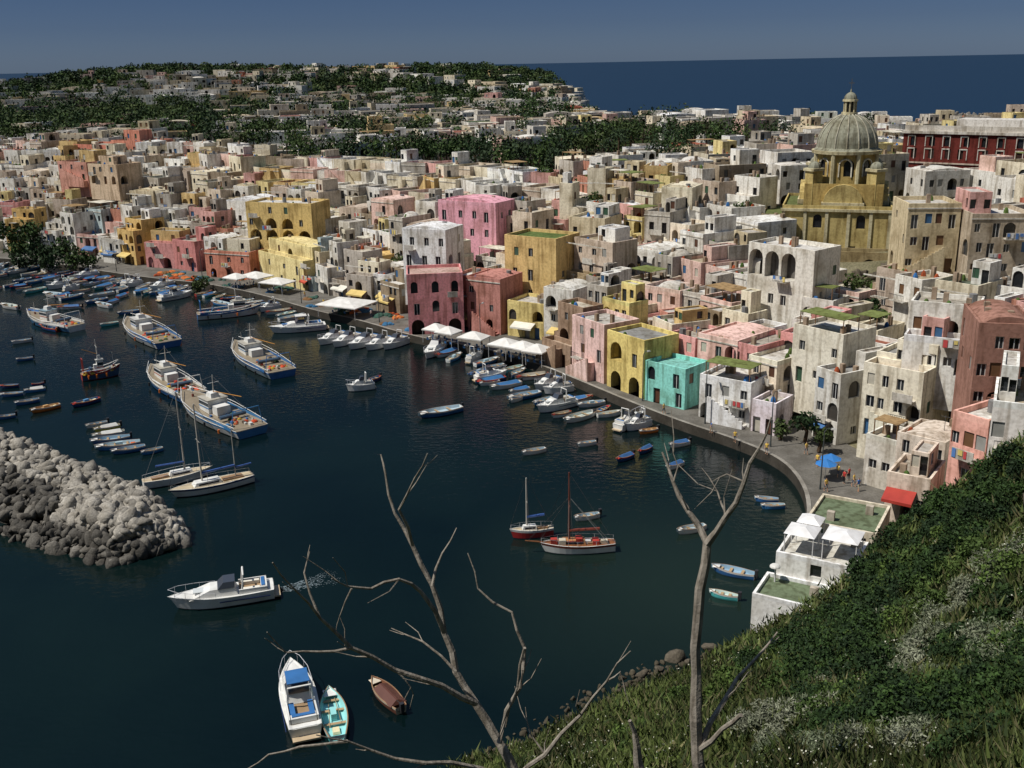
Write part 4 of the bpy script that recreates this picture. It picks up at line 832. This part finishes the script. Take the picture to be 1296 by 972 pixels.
for a in[(1050,600),(1044,607)]: umb(*a,1.3,C(50,120,190))
for _ in range(60):
    s=R.uniform(180,520); y=qf(s); p=Vector(W(s,y)); q=Vector(W(s+5,qf(s+5))); t=(q-p).normalized(); nn=Vector((-t.y,t.x)); c=p+nn*R.uniform(1.5,8)
    mb=MB(); mb.M=loc(c.x,c.y,1.3,R.uniform(0,6)); cc=R.choice([C(150,70,40),C(120,90,60),C(60,110,150),C(190,110,60),C(60,90,80)])
    for i in range(4): mb.dome(R.uniform(-1,1),R.uniform(-.8,.8),-.02,R.uniform(.5,1.1),R.uniform(.3,.6),9,cc,PL,3)
    mb.build("fishing_net_pile")
for s in [20,140,250,372,470,600,724,800,880,960,1015]:
    y=qf(s); p=Vector(W(s,y)); q=Vector(W(s+5,qf(s+5))) if s<1000 else Vector(W(1022,650)); t=(q-p).normalized(); nn=Vector((-t.y,t.x)); c=p+nn*2; mb=MB(); mb.M=loc(c.x,c.y,1.3,atan2(nn.y,nn.x)); ic=(.06,.07,.07)
    mb.tube([(0,0,0),(0,0,1),(0,0,7.2),(.3,0,7.6),(.9,0,7.6)],[.13,.09,.06,.05,.04],6,ic); mb.fr(.7,1.3,-.16,.16,7.5,.8,1.2,-.08,.08,7.68,C(190,190,185),PA); mb.build("street_lamp")
# ---------- people
def person_mesh(pose,shirt,pants,hair,k):
    V=[(0,0,.95),(0,0,1.15),(0,0,1.38),(0,0,1.5),(0,-.01,1.62),(0,0,1.72)]; Rd=[.15,.13,.16,.06,.09,.07]; E=[(0,1),(1,2),(2,3),(3,4),(4,5)]
    for s in(-1,1):
        b=len(V); st=pose*s
        V+=[(.19*s,0,1.42),(.24*s,.08*st,1.14),(.25*s,-.12+.1*st,.9),(.25*s,-.16+.1*st,.8)]; Rd+=[.06,.048,.036,.04]; E+=[(2,b),(b,b+1),(b+1,b+2),(b+2,b+3)]
        b=len(V); V+=[(.1*s,0,.9),(.11*s,-.16*st,.5),(.11*s,-.2*st+.05,.09),(.12*s,-.2*st-.1,.04)]; Rd+=[.1,.065,.045,.04]; E+=[(0,b),(b,b+1),(b+1,b+2),(b+2,b+3)]
    me=bpy.data.meshes.new("p"); me.from_pydata(V,E,[]); o=bpy.data.objects.new("p",me); link(o); o.modifiers.new('s','SKIN')
    if not me.skin_vertices: return None
    for i,r_ in enumerate(Rd): me.skin_vertices[0].data[i].radius=(r_,r_*.8)
    me.skin_vertices[0].data[0].use_root=True; o.modifiers.new('u','SUBSURF').levels=1
    dg=bpy.context.evaluated_depsgraph_get(); e_=o.evaluated_get(dg); m2=bpy.data.meshes.new_from_object(e_)
    bpy.data.objects.remove(o); cols=[]; sk=C(205,160,130)
    for f in m2.polygons:
        x,y,z=f.center
        if z>1.52: c=hair if (z>1.68 or y>.03) else sk
        elif abs(x)>.2 and z<1.3 : c=sk
        elif z>.95: c=shirt
        elif z>k: c=pants
        else: c=sk
        cols.append((*c,1))
    if 'Col' in m2.attributes: m2.attributes.remove(m2.attributes['Col'])
    a=m2.attributes.new('Col','FLOAT_COLOR','FACE'); a.data.foreach_set('color',np.array(cols,dtype=np.float32).ravel()); m2.materials.clear(); m2.materials.append(paint); m2.polygons.foreach_set('use_smooth',[True]*len(m2.polygons)); return m2
PM=[m for m in [person_mesh(1,C(220,220,215),C(50,60,90),C(50,35,25),.1),person_mesh(-.6,C(60,110,180),C(190,180,150),C(90,60,40),.5),person_mesh(.2,C(190,60,55),C(40,40,45),C(30,25,20),.1),person_mesh(.8,C(225,190,90),C(80,90,110),C(60,45,30),.5)] if m]
def person(x,y,z): o=bpy.data.objects.new("person",R.choice(PM)); o.location=(x,y,z); o.rotation_euler=(0,0,R.uniform(0,6.28)); link(o)
if PM:
  for px,py in [(1068,612),(1074,608),(1080,616),(1060,604),(1086,622),(1045,622),(1034,590),(1020,575),(760,484),(700,462),(900,548),(930,560),(500,408),(470,402),(386,378),(410,388),(300,358),(270,352),(610,440),(840,524),(970,575)]:
    p=W(px,py,1.3); person(p[0],p[1],max(1.3,H(*p)))
